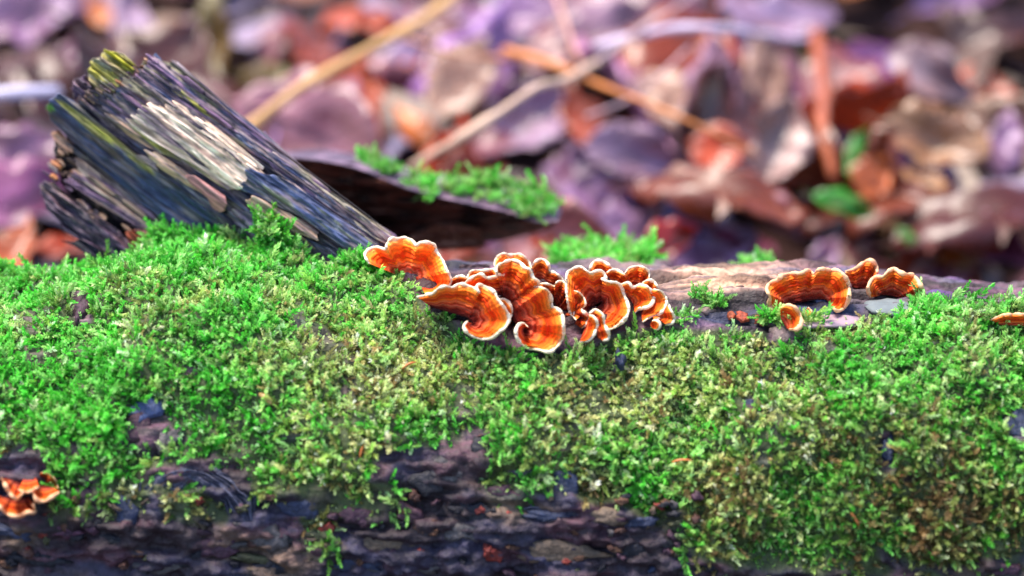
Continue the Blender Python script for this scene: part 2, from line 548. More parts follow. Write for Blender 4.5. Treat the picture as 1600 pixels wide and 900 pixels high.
lx = np.concatenate([np.linspace(-1.25, -0.37, 60), np.linspace(-0.36, 0.36, 520), np.linspace(0.37, 1.25, 60)])
lt = np.concatenate([np.linspace(-math.pi, -0.95, 50), np.linspace(-0.92, 2.15, 240), np.linspace(2.18, math.pi, 20)])
LX, LT = np.meshgrid(lx, lt, indexing='ij')
mm = moss_mask(LX, LT)
fur = 1 - np.abs(fbm(LX * 28, LT * 9.5, 0, 21, 4)) * 2.2            # furrows running along the grain
rough_ = fbm(LX * 160, LT * 22, 0, 23, 4)
bare = 1 - mm
pxg, pyg, dg = project(log_pt(LX, LT))
side = sstep(0.75, 1.1, LT)                                        # the camera-side flank carries rough bark
disp = bare * (side * (0.005 * fur + 0.0065 * rough_ + 0.003 * fbm(LX * 40, LT * 60, 0, 24, 3)) + (1 - side) * (0.007 * fbm(LX * 22, LT * 9, 0, 27, 4) + 0.004 * fbm(LX * 30, LT * 32, 0, 28, 4) + 0.002 * rough_)) + mm * (hummock(LX, LT) + 0.001)
LP = log_pt(LX, LT, disp)
c_dark = np.array([0.022, 0.020, 0.030]); c_blue = np.array([0.035, 0.045, 0.10]); c_purp = np.array([0.11, 0.05, 0.075])
c_tan = np.array([0.30, 0.20, 0.13]); c_grey = np.array([0.13, 0.09, 0.095]); c_moss = np.array([0.045, 0.060, 0.018])
n1 = fbm(LX * 22, LT * 8, 0, 41, 4)[..., None]; n2 = fbm(LX * 50, LT * 14, 0, 43, 4)[..., None]; n3 = fbm(LX * 30, LT * 6, 0, 47, 3)[..., None]
flank = c_dark + (c_blue - c_dark) * sstep(-0.15, 0.35, n1)
flank = flank + (c_purp - flank) * sstep(0.05, 0.45, n2)
flank = (flank + (c_tan * 0.75 - flank) * sstep(0.02, 0.5, n3) * 0.8) * 0.5 + np.array([0.012, 0.003, 0.003])
st = fbm(LX * 14, LT * 60, 0, 49, 4)[..., None]
top = c_grey + (c_purp * 1.3 - c_grey) * sstep(-0.2, 0.3, st) + (c_blue * 1.2 - c_grey) * sstep(0.1, 0.5, n1) * 0.8
pale = np.exp(-((pxg - 1120) / 110) ** 2 - ((pyg - 445) / 28) ** 2)[..., None]
top = top + (np.array([0.60, 0.34, 0.21]) - top) * np.clip(pale * 1.3, 0, 1) * sstep(-0.5, 0.1, st)
bl = (np.exp(-((pxg - 1140) / 130) ** 2 - ((pyg - 496) / 16) ** 2) + np.exp(-((pxg - 1290) / 90) ** 2 - ((pyg - 485) / 20) ** 2))[..., None]
top = top + (c_blue * 0.9 - top) * np.clip(bl, 0, 1) * sstep(-0.6, 0.0, st)
top = top * (0.22 + 0.95 * sstep(-0.35, 0.3, fbm(LX * 40, LT * 30, 0, 53, 4)))[..., None]
rot = np.clip(np.exp(-((pxg - 880) / 175) ** 4 - ((pyg - 488) / 46) ** 4) + np.exp(-((pxg - 690) / 60) ** 4 - ((pyg - 455) / 30) ** 4), 0, 1)[..., None]  # mask of the shade painted under the bracket clusters
top = top + (np.array([0.035, 0.014, 0.018]) - top) * rot * sstep(-0.7, -0.1, n2)   # shade beneath the brackets, painted into the wood colour
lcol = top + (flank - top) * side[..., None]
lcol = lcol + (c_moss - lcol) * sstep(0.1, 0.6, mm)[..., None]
V = LP.reshape(-1, 3); F = [grid_faces(len(lx), len(lt))]
nT = len(lt)
seam = np.arange(len(lx) - 1) * nT
F.append(np.stack([seam + nT - 1, seam + 2 * nT - 1, seam + nT, seam], 1))
log = empty('fallen_log', (0, 0, 0), 'long fallen log carpeted in green moss with dark wet bark low down', 'log')
V = np.concatenate([V, [[lx[0], 0, ZC], [lx[-1], 0, ZC]]])
e0 = np.arange(nT); e1 = (len(lx) - 1) * nT + np.arange(nT)
caps = np.concatenate([np.stack([np.full(nT, len(V) - 2), e0, np.roll(e0, -1)], 1), np.stack([np.full(nT, len(V) - 1), np.roll(e1, -1), e1], 1)])
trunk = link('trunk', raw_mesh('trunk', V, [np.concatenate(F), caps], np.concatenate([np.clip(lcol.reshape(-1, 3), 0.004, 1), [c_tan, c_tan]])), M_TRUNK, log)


# bark plates lying on the flank: each wraps onto the log
def bark_plate(px, py, a, b, rot, col, h=0.003, name='bark_plate'):
    """a, b: half sizes in photo pixels"""
    if a > 30: a, b = a * 0.8, b * 0.8
    cx, ct, d = hit_log(px, py); cx, ct, d = cx[0], ct[0], d[0]
    s = d * K
    na, nr = 14, 4
    ang = np.linspace(0, 2 * math.pi, na, endpoint=False)
    jit = 1 + rng.uniform(-0.38, 0.3, na)
    rings = [(0.0, 1.0), (0.45, 1.05), (0.8, 0.95), (1.0, 0.45), (1.02, -0.6)]
    V = []; C = []
    n_mid = log_nrm(np.array([cx]), np.array([ct]))[0]
    for k, (rr, hh) in enumerate(rings):
        n_ = 1 if rr == 0 else na
        aa = ang[:n_]; jj = jit[:n_]
        u = np.cos(aa) * a * rr * jj; v = np.sin(aa) * b * rr * jj
        ux = (u * math.cos(rot) - v * math.sin(rot)) * s; vy = (u * math.sin(rot) + v * math.cos(rot)) * s
        xx = cx + ux; tt = ct + vy / RL / max(0.35, math.sin(max(0.3, ct)))
        tt = np.clip(tt, -0.3, 2.6)
        hj = 0.7 * h * hh * (1 + 0.25 * rng.uniform(-1, 1, n_)) + 0.001
        V.append(log_pt(xx, tt, hj))
        w = rng.uniform(0.7, 1.3, (n_, 1))
        C.append(np.array(col)[None] * w * 0.6)
    V = np.concatenate(V); C = np.concatenate(C)
    j = np.arange(na); j2 = (j + 1) % na
    tri = np.stack([np.zeros(na, int), 1 + j, 1 + j2], 1)
    quads = [np.stack([1 + k * na + j, 1 + (k + 1) * na + j, 1 + (k + 1) * na + j2, 1 + k * na + j2], 1) for k in range(len(rings) - 2)]
    me = raw_mesh(name, V, [tri, np.concatenate(quads)], C, smooth=True)
    return link(name, me, M_PLATE, log, loc=log_pt(np.array([cx]), np.array([ct]))[0])


BLUE = (0.035, 0.045, 0.10); PURP = (0.085, 0.035, 0.06); DKB = (0.015, 0.014, 0.025); TAN = (0.17, 0.115, 0.08); GREY = (0.11, 0.095, 0.10); RED = (0.28, 0.04, 0.03); OLV = (0.11, 0.11, 0.05)
plates = [(232, 640, 32, 20, -0.3, (0.09, 0.12, 0.28)), (214, 672, 30, 18, -0.4, PURP), (262, 690, 26, 12, -0.4, GREY),
          (470, 790, 46, 20, 0.2, BLUE), (560, 806, 40, 18, 0.1, PURP), (511, 826, 16, 9, -0.6, RED), (600, 850, 56, 22, 0.0, TAN), (700, 735, 24, 22, 0.2, GREY),
          (672, 752, 30, 20, 0, DKB), (757, 704, 22, 14, 0.5, DKB), (822, 724, 46, 26, 0.3, (0.12, 0.07, 0.14)), (884, 752, 24, 20, 0.9, BLUE), (786, 770, 40, 14, 0.1, PURP),
          (858, 806, 60, 9, 0.05, BLUE), (880, 862, 84, 24, 0.06, TAN), (770, 862, 18, 14, 0.5, RED), (660, 884, 40, 14, 0, GREY), (950, 806, 44, 14, 0.1, TAN),
          (985, 858, 44, 24, 0.2, DKB), (1026, 892, 40, 14, 0, BLUE), (1386, 704, 10, 22, 0.1, BLUE), (1590, 668, 30, 20, 0.2, BLUE), (420, 836, 44, 26, 0.2, GREY),
          (340, 856, 44, 20, 0.1, PURP), (170, 846, 36, 16, 0.0, DKB), (140, 790, 30, 20, 0.4, PURP), (100, 828, 40, 14, 0.1, (0.14, 0.05, 0.09)), (60, 872, 56, 14, 0.1, DKB),
          (250, 884, 50, 16, 0.0, GREY), (1170, 636, 11, 8, 0, BLUE), (968, 566, 9, 8, 0.4, BLUE), (862, 544, 8, 9, 0.3, BLUE), (1110, 884, 40, 14, 0.0, DKB),
          (740, 800, 44, 20, 0.2, DKB), (560, 880, 50, 14, 0.1, BLUE), (480, 870, 40, 18, 0.1, TAN), (720, 830, 46, 16, 0.1, GREY), (1570, 888, 40, 12, 0, PURP),
          (280, 806, 34, 22, 0.1, OLV), (200, 800, 26, 18, 0.5, BLUE), (128, 484, 12, 18, 0.2, PURP), (1230, 524, 26, 9, -0.1, (0.22, 0.15, 0.15)), (1000, 815, 30, 10, 0, BLUE),
          (640, 800, 34, 18, 0.3, (0.10, 0.04, 0.06)), (430, 884, 30, 12, 0, DKB), (20, 830, 40, 14, 0.2, BLUE)]
for p_ in plates:
    bark_plate(*p_, h=random.uniform(0.002, 0.0045))
for _ in range(30):
    c = random.choice([BLUE, PURP, DKB, DKB, TAN, GREY, OLV])
    bark_plate(random.uniform(-120, 1080), random.uniform(800, 930), random.uniform(20, 56), random.uniform(4, 9), random.uniform(-0.2, 0.25), tuple(0.6 * q for q in c), random.uniform(0.0015, 0.003))


for _ in range(130):
    c = random.choice([RED, TAN, DKB, PURP, (0.10, 0.04, 0.03), PURP, DKB, OLV, (0.16, 0.07, 0.04), GREY])
    bark_plate(random.uniform(-80, 1090), random.uniform(770, 915), random.uniform(5, 13), random.uniform(3, 8), random.uniform(-0.6, 0.6), c, random.uniform(0.003, 0.006), 'bark_crumb')
for (cx_, cy_, a_, b_, c) in [(1120, 440, 22, 2, (0.40, 0.27, 0.18)), (1160, 500, 12, 4, (0.30, 0.05, 0.02)), (1142, 498, 7, 3, (0.30, 0.06, 0.02)), (1100, 488, 16, 3, (0.2, 0.13, 0.12)),
                              (1188, 503, 9, 4, (0.26, 0.045, 0.02)), (1150, 452, 16, 2, (0.14, 0.09, 0.08)), (740, 412, 22, 2, (0.24, 0.16, 0.17)), (1215, 432, 14, 2, (0.26, 0.18, 0.16)), (1280, 472, 18, 3, BLUE), (1460, 470, 20, 2, (0.2, 0.1, 0.12))]:
    bark_plate(cx_, cy_, a_, b_, random.uniform(-0.2, 0.2), tuple(q * 1.5 for q in c), 0.0014, 'wood_chip')


def bark_ridge(pts, rad, col1, col2, name='bark_ridge'):
    """a rolled, striated ridge of bark lying on the flank"""
    L = smooth_line(pts, 2.0)
    x, t, d = hit_log(L[:, 0], L[:, 1])
    k = np.ones(7) / 7
    x = np.convolve(np.pad(x, 3, 'edge'), k, 'valid'); t = np.convolve(np.pad(t, 3, 'edge'), k, 'valid')
    P = log_pt(x, t); N = log_nrm(x, t)
    T = np.gradient(P, axis=0); T /= np.linalg.norm(T, axis=1)[:, None]
    B = np.cross(T, N)
    nv = 40
    a = np.linspace(-1, 1, nv)
    n = len(L); s = np.arange(n)[:, None]
    taper = np.sin(np.linspace(0.25, math.pi - 0.3, n))[:, None] ** 0.5
    str_ = fbm(s * 0.04 + 0 * a, a[None] * 14 + 0 * s, 0, 15, 3)
    w = rad * taper * (1 + 0.5 * fbm(s * 0.09, 0 * a[None], 0, 77, 2))
    hgt = np.sqrt(np.clip(1 - (a[None] * 0.98) ** 2, 0, 1)) * rad * 0.75 * taper + str_ * 0.0026 + 0.0014 * fbm(s * 0.15, a[None] * 5, 0, 16, 3) - 0.0015
    V = P[:, None] + B[:, None] * (a[None] * w)[..., None] + N[:, None] * hgt[..., None]
    mixv = sstep(-0.3, 0.3, str_)[..., None]
    C = np.array(col1) * (1 - mixv) + np.array(col2) * mixv
    back = P[:, None] + B[:, None] * (a[None] * w)[..., None] - N[:, None] * 0.004
    VV, FF = closed_sheet(V, back)
    return link(name, raw_mesh(name, VV, FF, np.concatenate([C.reshape(-1, 3)] * 2)), M_PLATE, log)


bark_ridge([(226, 778), (256, 750), (300, 738), (346, 756), (378, 790), (392, 826)], 0.0075, (0.012, 0.014, 0.03), (0.075, 0.075, 0.12))
bark_ridge([(262, 836), (275, 812), (300, 806), (318, 822), (312, 842)], 0.005, (0.04, 0.03, 0.02), (0.13, 0.10, 0.07))
bark_ridge([(742, 690), (780, 702), (800, 722), (790, 745)], 0.005, (0.06, 0.02, 0.03), (0.25, 0.11, 0.10))
bark_ridge([(800, 806), (860, 802), (930, 806), (990, 802)], 0.0035, (0.04, 0.04, 0.08), (0.16, 0.15, 0.20))

# ------------------------------------------------------------------ broken branch
D0 = 1.062
GA = math.radians(36.5)                       # grain direction in the picture plane of the branch
EU = np.array([-math.cos(GA), -math.sin(GA)]); EV = np.array([math.sin(GA), -math.cos(GA)])
BO = np.array([560.0, 400.0])


def branch_depth(u, v):
    """depth of the front of the branch (px along and across the grain)"""
    vc = 45 - 0.02 * u
    q = np.clip((v - vc) / 150, -0.95, 0.95)
    return D0 + 0.000018 * u + 0.045 * (1 - np.sqrt(1 - q * q))


branch = empty('broken_branch', at(600.0, 430.0, 1.07), 'weathered broken branch stub with splintered end leaning out of the mossy log', 'branch')


def slab(name, outline, lift, thick, pal, seed, rag=(4, 4), fib=0.0016, streak=None, parent=None, label=None, step=1.9, mat=None, bulge=0.0):
    """a splinter of wood: outline in photo pixels, lift = metres proud of the branch, pal = colours"""
    lift = lift * 0.42 if lift > 0 else lift
    O = np.asarray(outline, float)
    uu = (O - BO) @ EU; vv = (O - BO) @ EV
    v0, v1 = vv.min() + 0.3, vv.max() - 0.3
    nv = max(6, int((v1 - v0) / step)); vs_ = np.linspace(v0, v1, nv)
    lo = np.full(nv, 1e9); hi = np.full(nv, -1e9)
    for i in range(len(O)):
        a, b = i, (i + 1) % len(O)
        va, vb = vv[a], vv[b]
        if abs(va - vb) < 1e-9: continue
        t = (vs_ - va) / (vb - va)
        ok = (t >= 0) & (t <= 1)
        uc = uu[a] + (uu[b] - uu[a]) * t
        lo[ok] = np.minimum(lo[ok], uc[ok]); hi[ok] = np.maximum(hi[ok], uc[ok])
    hi = hi + rag[0] * (fbm(vs_ * 0.16, 0 * vs_, 0, seed, 3) + 0.5 * noise(vs_ * 0.7, 0 * vs_, 0, seed + 5))
    lo = lo + rag[1] * (fbm(vs_ * 0.16, 0 * vs_ + 9, 0, seed + 3, 3) + 0.5 * noise(vs_ * 0.7, 0 * vs_, 0, seed + 8))
    hi = np.maximum(hi, lo + 1.0)
    nu = int(max(12, (hi - lo).max() / 3.4)); tt = np.linspace(0, 1, nu)
    U = lo[None] + (hi - lo)[None] * tt[:, None]; Vv = np.broadcast_to(vs_[None], U.shape)
    f1 = fbm(U * 0.012, Vv * 0.20, 0, seed + 11, 4); f2 = fbm(U * 0.05, Vv * 0.55, 0, seed + 13, 3)
    edge = np.minimum(sstep(0, 1, (Vv - v0) / 4), sstep(0, 1, (v1 - Vv) / 4))
    wv = (Vv - v0) / (v1 - v0) * 2 - 1
    w = lift + fib * (1.6 * f1 + 0.8 * f2) - 0.0015 * (1 - edge) + bulge * (1 - wv * wv)
    d = branch_depth(U, Vv) - w
    pxy = BO + U[..., None] * EU + Vv[..., None] * EV
    front = at(pxy[..., 0], pxy[..., 1], d)
    back = at(pxy[..., 0], pxy[..., 1], branch_depth(U, Vv) - lift + thick)
    pal = [np.array(c) for c in pal]
    s1 = fbm(U * 0.010, Vv * 0.13, 0, seed + 21, 4)[..., None]; s2 = fbm(U * 0.02, Vv * 0.3, 0, seed + 23, 4)[..., None]
    C = pal[0] + (pal[1] - pal[0]) * sstep(-0.25, 0.25, s1)
    if len(pal) > 2: C = C + (pal[2] - C) * sstep(0.05, 0.3, s2)
    if len(pal) > 3: C = C + (pal[3] - C) * sstep(0.12, 0.32, fbm(U * 0.014, Vv * 0.09, 5, seed + 29, 3)[..., None])
    if streak:
        for (su, sv, wu, wv_, sc) in streak:      # centre px, half-length along and across the grain
            q = np.array([su, sv]) - BO; cu, cv = q @ EU, q @ EV
            g = np.hypot((U - cu) / wu, (Vv - cv) / wv_)[..., None] + 0.9 * s2
            C = C + (np.array(sc) - C) * sstep(1.1, 0.6, g)
    com = np.array([0.13, 0.085, 0.10]) + (np.array([0.26, 0.18, 0.14]) - np.array([0.13, 0.085, 0.10])) * sstep(-0.3, 0.4, fbm(U * 0.008, Vv * 0.16, 3, 907, 4)[..., None])
    C = C + (com - C) * (0.2 if name == 'bare_wood' else 0.62) * sstep(-0.1, 0.45, fbm(U * 0.016, Vv * 0.11, 7, 911, 4)[..., None])     # grey weathering runs across the splinters alike
    C = C * (0.6 + 0.75 * sstep(-0.35, 0.35, f2 + 0.5 * f1))[..., None]
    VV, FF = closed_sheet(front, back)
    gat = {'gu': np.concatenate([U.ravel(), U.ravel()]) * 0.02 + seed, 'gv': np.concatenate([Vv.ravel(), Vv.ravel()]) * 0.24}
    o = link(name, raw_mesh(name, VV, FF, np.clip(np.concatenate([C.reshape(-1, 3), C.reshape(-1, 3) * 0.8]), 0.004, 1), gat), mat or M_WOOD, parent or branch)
    if label: o['label'] = label
    return o


W_PUR = (0.16, 0.085, 0.15); W_GRY = (0.24, 0.18, 0.18); W_BLU = (0.032, 0.042, 0.095); W_DK = (0.03, 0.022, 0.035)
W_TAN = (0.46, 0.27, 0.17); W_CRM = (0.84, 0.58, 0.42); W_YEL = (0.32, 0.28, 0.05); W_OLV = (0.16, 0.15, 0.06)
body = slab('heartwood', [(118, 170), (128, 150), (150, 135), (195, 126), (240, 104), (276, 102), (331, 146), (384, 195), (460, 256), (524, 298), (577, 340), (640, 388), (660, 440), (480, 450), (300, 420), (240, 385), (200, 340), (150, 275), (112, 235), (100, 200), (105, 180)],
            0.0005, 0.055, [W_DK, (0.07, 0.045, 0.06), (0.04, 0.05, 0.09), (0.11, 0.08, 0.08)], 101, rag=(10, 2), fib=0.003)
slab('wood_slab', [(159, 170), (181, 141), (195, 125), (231, 100), (241, 88), (259, 97), (277, 95), (300, 117), (353, 162), (419, 212), (470, 258), (520, 300), (500, 305), (440, 268), (410, 250), (330, 205), (275, 190), (240, 190), (205, 195), (180, 182)],
     0.003, 0.03, [W_PUR, W_GRY, W_BLU, (0.17, 0.15, 0.09)], 111, rag=(7, 3), streak=[(262, 130, 50, 6, W_OLV), (300, 160, 60, 5, W_YEL), (240, 120, 40, 5, (0.22, 0.14, 0.20))])
slab('bare_wood', [(196, 186), (236, 162), (275, 160), (322, 186), (364, 220), (414, 262), (372, 297), (328, 276), (276, 242), (220, 210)],
     0.0062, 0.008, [W_CRM, (0.62, 0.42, 0.30), (0.86, 0.66, 0.50)], 121, rag=(14, 5), fib=0.0012, streak=[(235, 190, 60, 12, (0.26, 0.17, 0.18)), (300, 225, 60, 3, (0.45, 0.26, 0.20))], label='pale freshly exposed tan wood')
slab('wood_slab', [(158, 174), (176, 180), (205, 190), (280, 238), (330, 272), (378, 298), (352, 296), (290, 256), (235, 232), (200, 212)],
     0.0045, 0.02, [W_GRY, (0.13, 0.10, 0.09), W_TAN, W_OLV], 131, rag=(5, 8), streak=[(270, 245, 60, 5, W_YEL), (215, 220, 40, 4, W_TAN)])
slab('bark_strip', [(72, 168), (92, 145), (120, 160), (160, 198), (240, 262), (262, 285), (330, 330), (375, 362), (350, 385), (240, 335), (150, 255), (100, 208), (80, 190)],
     0.0065, 0.022, [W_BLU, (0.045, 0.06, 0.13), (0.03, 0.03, 0.05)], 141, rag=(4, 10), bulge=0.005, streak=[(170, 215, 70, 7, W_YEL), (110, 172, 25, 4, W_YEL), (215, 252, 40, 5, (0.30, 0.26, 0.06)), (76, 170, 8, 8, (0.10, 0.25, 0.04)), (140, 180, 40, 5, (0.13, 0.11, 0.10))], label='blue-grey strip of bark with yellow lichen streaks')
slab('bark_strip', [(243, 258), (262, 262), (300, 290), (335, 320), (372, 360), (345, 372), (300, 340), (250, 290)],
     0.0085, 0.018, [W_BLU, (0.05, 0.06, 0.12), (0.16, 0.14, 0.14)], 151, rag=(3, 8))
slab('splinter', [(190, 254), (200, 247), (222, 242), (243, 250), (252, 292), (240, 292), (208, 268)], 0.0125, 0.012, [W_GRY, W_OLV, (0.30, 0.20, 0.20)], 161, rag=(3, 3))
slab('splinter', [(228, 236), (246, 236), (290, 268), (332, 300), (320, 306), (268, 276), (240, 256)], 0.0105, 0.012, [W_TAN, (0.5, 0.36, 0.24), W_GRY], 171, rag=(9, 3))
slab('flake', [(290, 274), (308, 274), (330, 295), (352, 306), (356, 320), (345, 334), (332, 326), (322, 306), (300, 291)], 0.013, 0.006, [(0.45, 0.18, 0.17), (0.36, 0.14, 0.16)], 181, rag=(2, 2), fib=0.0006, bulge=0.002, label='smooth pinkish flake')
slab('bark_strip', [(371, 294), (388, 263), (408, 269), (441, 277), (494, 313), (549, 352), (592, 380), (576, 396), (536, 387), (502, 362), (488, 346), (452, 331), (410, 311)],
     0.0065, 0.02, [W_BLU, (0.05, 0.07, 0.16), (0.08, 0.09, 0.12), (0.17, 0.17, 0.12)], 191, rag=(8, 4), bulge=0.004, label='blue-grey strip of bark beside the bare wood')
slab('wood_slab', [(416, 240), (430, 236), (460, 256), (508, 296), (563, 334), (618, 366), (630, 392), (590, 376), (508, 324), (441, 278), (420, 256)],
     0.0045, 0.022, [W_PUR, (0.20, 0.17, 0.12), W_BLU, W_GRY], 201, rag=(4, 4), streak=[(530, 310, 90, 5, (0.33, 0.27, 0.18)), (450, 262, 40, 6, W_BLU)])
slab('bare_wood', [(384, 315), (397, 305), (413, 313), (438, 327), (480, 346), (500, 362), (497, 376), (466, 365), (424, 343), (397, 329)],
     0.0075, 0.012, [W_TAN, (0.52, 0.34, 0.25), (0.26, 0.15, 0.15)], 211, rag=(5, 5), fib=0.001, bulge=0.003, label='narrow reddish tan strip of bare wood')
slab('wood_slab', [(330, 340), (372, 326), (400, 333), (466, 368), (540, 398), (585, 412), (560, 440), (450, 440), (380, 420), (340, 380)],
     0.0035, 0.03, [(0.26, 0.19, 0.24), (0.16, 0.10, 0.17), W_GRY, W_BLU], 221, rag=(6, 2))
slab('bark_strip', [(440, 372), (466, 370), (510, 385), (560, 405), (548, 420), (500, 412), (460, 396)], 0.0075, 0.02, [W_DK, W_BLU, (0.12, 0.08, 0.11)], 225, rag=(4, 2))
slab('rotten_wood', [(118, 242), (136, 254), (155, 271), (172, 286), (206, 308), (236, 330), (260, 360), (256, 380), (226, 360), (187, 338), (148, 314), (123, 296), (99, 285), (106, 276), (121, 264)],
     0.0025, 0.028, [W_TAN, (0.20, 0.12, 0.10), (0.50, 0.36, 0.27), W_PUR], 231, rag=(6, 6), fib=0.003, label='fibrous tan rotten wood under the bark strip')
slab('bark_rim', [(79, 207), (92, 204), (107, 219), (116, 236), (111, 240), (98, 224), (86, 222)], 0.0045, 0.02, [(0.55, 0.24, 0.12), (0.42, 0.27, 0.20)], 241, rag=(3, 3))
slab('hollow_wall', [(92, 280), (118, 280), (150, 300), (195, 330), (245, 368), (215, 400), (160, 366), (124, 330)], -0.012, 0.03, [(0.010, 0.006, 0.008), (0.025, 0.012, 0.015)], 255, rag=(3, 3), fib=0.003)  # both hollow walls near-black: darkness inside the hollow put into the colour
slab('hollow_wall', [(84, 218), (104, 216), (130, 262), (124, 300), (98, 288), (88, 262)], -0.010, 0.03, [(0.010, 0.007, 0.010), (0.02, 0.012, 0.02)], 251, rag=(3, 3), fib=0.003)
slab('curled_bark', [(65, 291), (74, 283), (92, 293), (114, 312), (131, 336), (160, 356), (187, 361), (206, 384), (200, 418), (155, 388), (118, 372), (96, 359), (99, 347), (74, 328)],
     0.006, 0.03, [(0.05, 0.03, 0.05), (0.09, 0.05, 0.10), (0.02, 0.015, 0.03), (0.15, 0.08, 0.10)], 261, rag=(7, 7), fib=0.0035, label='dark purple curled bark edge')
slab('curled_bark', [(96, 376), (140, 376), (190, 396), (215, 425), (170, 420), (120, 386)], -0.002, 0.02, [W_DK, (0.02, 0.012, 0.02)], 265, rag=(7, 3), fib=0.003)
slab('rotten_wood', [(196, 362), (215, 360), (232, 356), (240, 372), (225, 385), (206, 392)], 0.006, 0.02, [(0.42, 0.08, 0.02), (0.25, 0.05, 0.02)], 271, rag=(3, 3), fib=0.004, label='rusty red rotten wood')
slab('lichen_block', [(163, 77), (173, 80), (194, 85), (214, 104), (209, 116), (195, 126), (178, 143), (170, 164), (156, 160), (142, 136), (138, 117), (139, 104), (144, 93), (156, 91)],
     -0.001, 0.035, [W_YEL, (0.24, 0.20, 0.06), (0.20, 0.19, 0.13), (0.42, 0.38, 0.02)], 281, rag=(5, 3), fib=0.004, label='stump tip dusted with yellow-green lichen')
slab('bark_knob', [(112, 138), (121, 121), (133, 116), (143, 130), (146, 150), (134, 165), (118, 156)], -0.003, 0.03, [(0.10, 0.05, 0.12), (0.22, 0.12, 0.22), (0.03, 0.015, 0.03)], 291, rag=(5, 5), fib=0.006)
slab('splinter', [(236, 92), (243, 82), (252, 92), (262, 108), (250, 108)], -0.004, 0.012, [W_DK, W_BLU], 301, rag=(3, 2))
slab('splinter', [(216, 104), (226, 96), (236, 104), (230, 116), (218, 118)], -0.006, 0.012, [W_DK, W_OLV], 303, rag=(3, 2))
slab('splinter', [(408, 206), (414, 204), (420, 212), (414, 220)], 0.0, 0.010, [W_PUR, W_GRY], 305, rag=(1, 1))
for k, (sx, sy, L, wd, cc) in enumerate([(405, 270, 26, 5, W_CRM), (385, 250, 22, 4, W_CRM), (352, 225, 24, 4, W_CRM), (470, 372, 24, 4, W_TAN), (440, 350, 26, 4, W_GRY), (300, 130, 26, 5, W_PUR),
                                         (250, 150, 34, 5, W_GRY), (210, 160, 30, 5, W_PUR), (335, 180, 34, 5, W_PUR), (180, 240, 30, 5, W_BLU), (290, 300, 34, 5, W_BLU), (470, 300, 40, 5, W_GRY), (520, 345, 40, 5, W_BLU), (160, 290, 26, 4, W_TAN), (210, 325, 26, 4, W_TAN)]):
    c0 = np.array([sx, sy], float)
    pts = [c0 + EU * L, c0 + EV * wd + EU * L * 0.3, c0 - EU * L + EV * wd * 0.4, c0 - EU * L * 0.8 - EV * wd, c0 - EV * wd + EU * L * 0.4]
    slab('splinter', pts, 0.0085, 0.008, [cc, tuple(0.7 * v for v in cc)], 320 + k * 7, rag=(5, 5), fib=0.0007, step=1.2)

# crumbs of rot along the torn end and the underside
CR = [W_TAN, W_TAN, W_PUR, W_DK, (0.16, 0.08, 0.06), (0.30, 0.17, 0.11), (0.40, 0.15, 0.06), W_GRY]
for k in range(64):
    if k < 34: t_ = random.random(); sx, sy = 92 + 150 * t_ + random.uniform(-22, 22), 262 + 112 * t_ + random.uniform(-26, 26)
    elif k < 48: t_ = random.random(); sx, sy = 70 + 60 * t_ + random.uniform(-6, 10), 292 - 120 * t_ + random.uniform(-10, 10); sx = max(sx, 84)
    else: t_ = random.random(); sx, sy = 128 + 110 * t_ + random.uniform(-6, 6), 158 - 62 * t_ + random.uniform(-6, 6)
    L = random.uniform(5, 15); wd = random.uniform(2.5, 6); c0 = np.array([sx, sy], float)
    pts = [c0 + EU * L, c0 + EV * wd + EU * L * random.uniform(0, 0.6), c0 - EU * L * random.uniform(0.5, 1) + EV * wd * 0.4, c0 - EU * L * 0.8 - EV * wd, c0 - EV * wd + EU * L * 0.4]
    cc = random.choice(CR)
    slab('wood_crumb', pts, random.uniform(-0.002, 0.007), 0.016, [cc, tuple(0.6 * v for v in cc)], 520 + k * 7, rag=(4, 4), fib=0.003, step=1.2)

# ------------------------------------------------------------------ bark shard lying behind the log
shard = empty('bark_shard', at(660.0, 330.0, 1.2), 'dark slab of bark with mossy upper edge lying behind the log', 'bark')
def shard_sheet(name, topl, botl, d_top, d_bot, thick, pal, seed, label=None):
    """strip between two polylines; its face leans over, so the lower edge is further away"""
    a = smooth_line(topl, 3.0); n = len(a)
    b = smooth_line(botl, 3.0); b = b[np.linspace(0, len(b) - 1, n).astype(int)]
    m = 26; t = np.linspace(0, 1, m)
    Q = a[:, None] * (1 - t)[None, :, None] + b[:, None] * t[None, :, None]
    n_ = fbm(Q[..., 0] * 0.02, Q[..., 1] * 0.12, 0, seed, 4)
    d = d_top + (d_bot - d_top) * t[None] + 0.011 * n_ + 0.004 * fbm(Q[..., 0] * 0.1, Q[..., 1] * 0.3, 0, seed + 9, 3)
    front = at(Q[..., 0], Q[..., 1], d); back = at(Q[..., 0], Q[..., 1] - 2, d + thick)
    s = fbm(Q[..., 0] * 0.03, Q[..., 1] * 0.2, 0, seed + 4, 4)[..., None]
    C = np.array(pal[0]) + (np.array(pal[1]) - np.array(pal[0])) * sstep(-0.3, 0.3, s)
    VV, FF = closed_sheet(front, back)
    o = link(name, raw_mesh(name, VV, FF, np.concatenate([C.reshape(-1, 3)] * 2)), M_PLATE, shard)
    return o
SH_TOP = [(440, 240), (500, 236), (560, 244), (640, 268), (720, 280), (790, 292), (850, 300), (878, 330)]
SH_LIP = [(440, 246), (490, 250), (560, 264), (640, 296), (720, 316), (790, 332), (840, 348), (872, 346)]
SH_BOT = [(440, 270), (480, 300), (550, 340), (620, 372), (700, 380), (770, 378), (820, 368), (860, 356)]
shard_sheet('outer_bark', SH_TOP, SH_LIP, 1.215, 1.165, 0.02, [(0.07, 0.04, 0.07), (0.22, 0.13, 0.19)], 401)
shard_sheet('inner_bark', SH_LIP, SH_BOT, 1.172, 1.235, 0.02, [(0.016, 0.005, 0.004), (0.17, 0.055, 0.035)], 405)
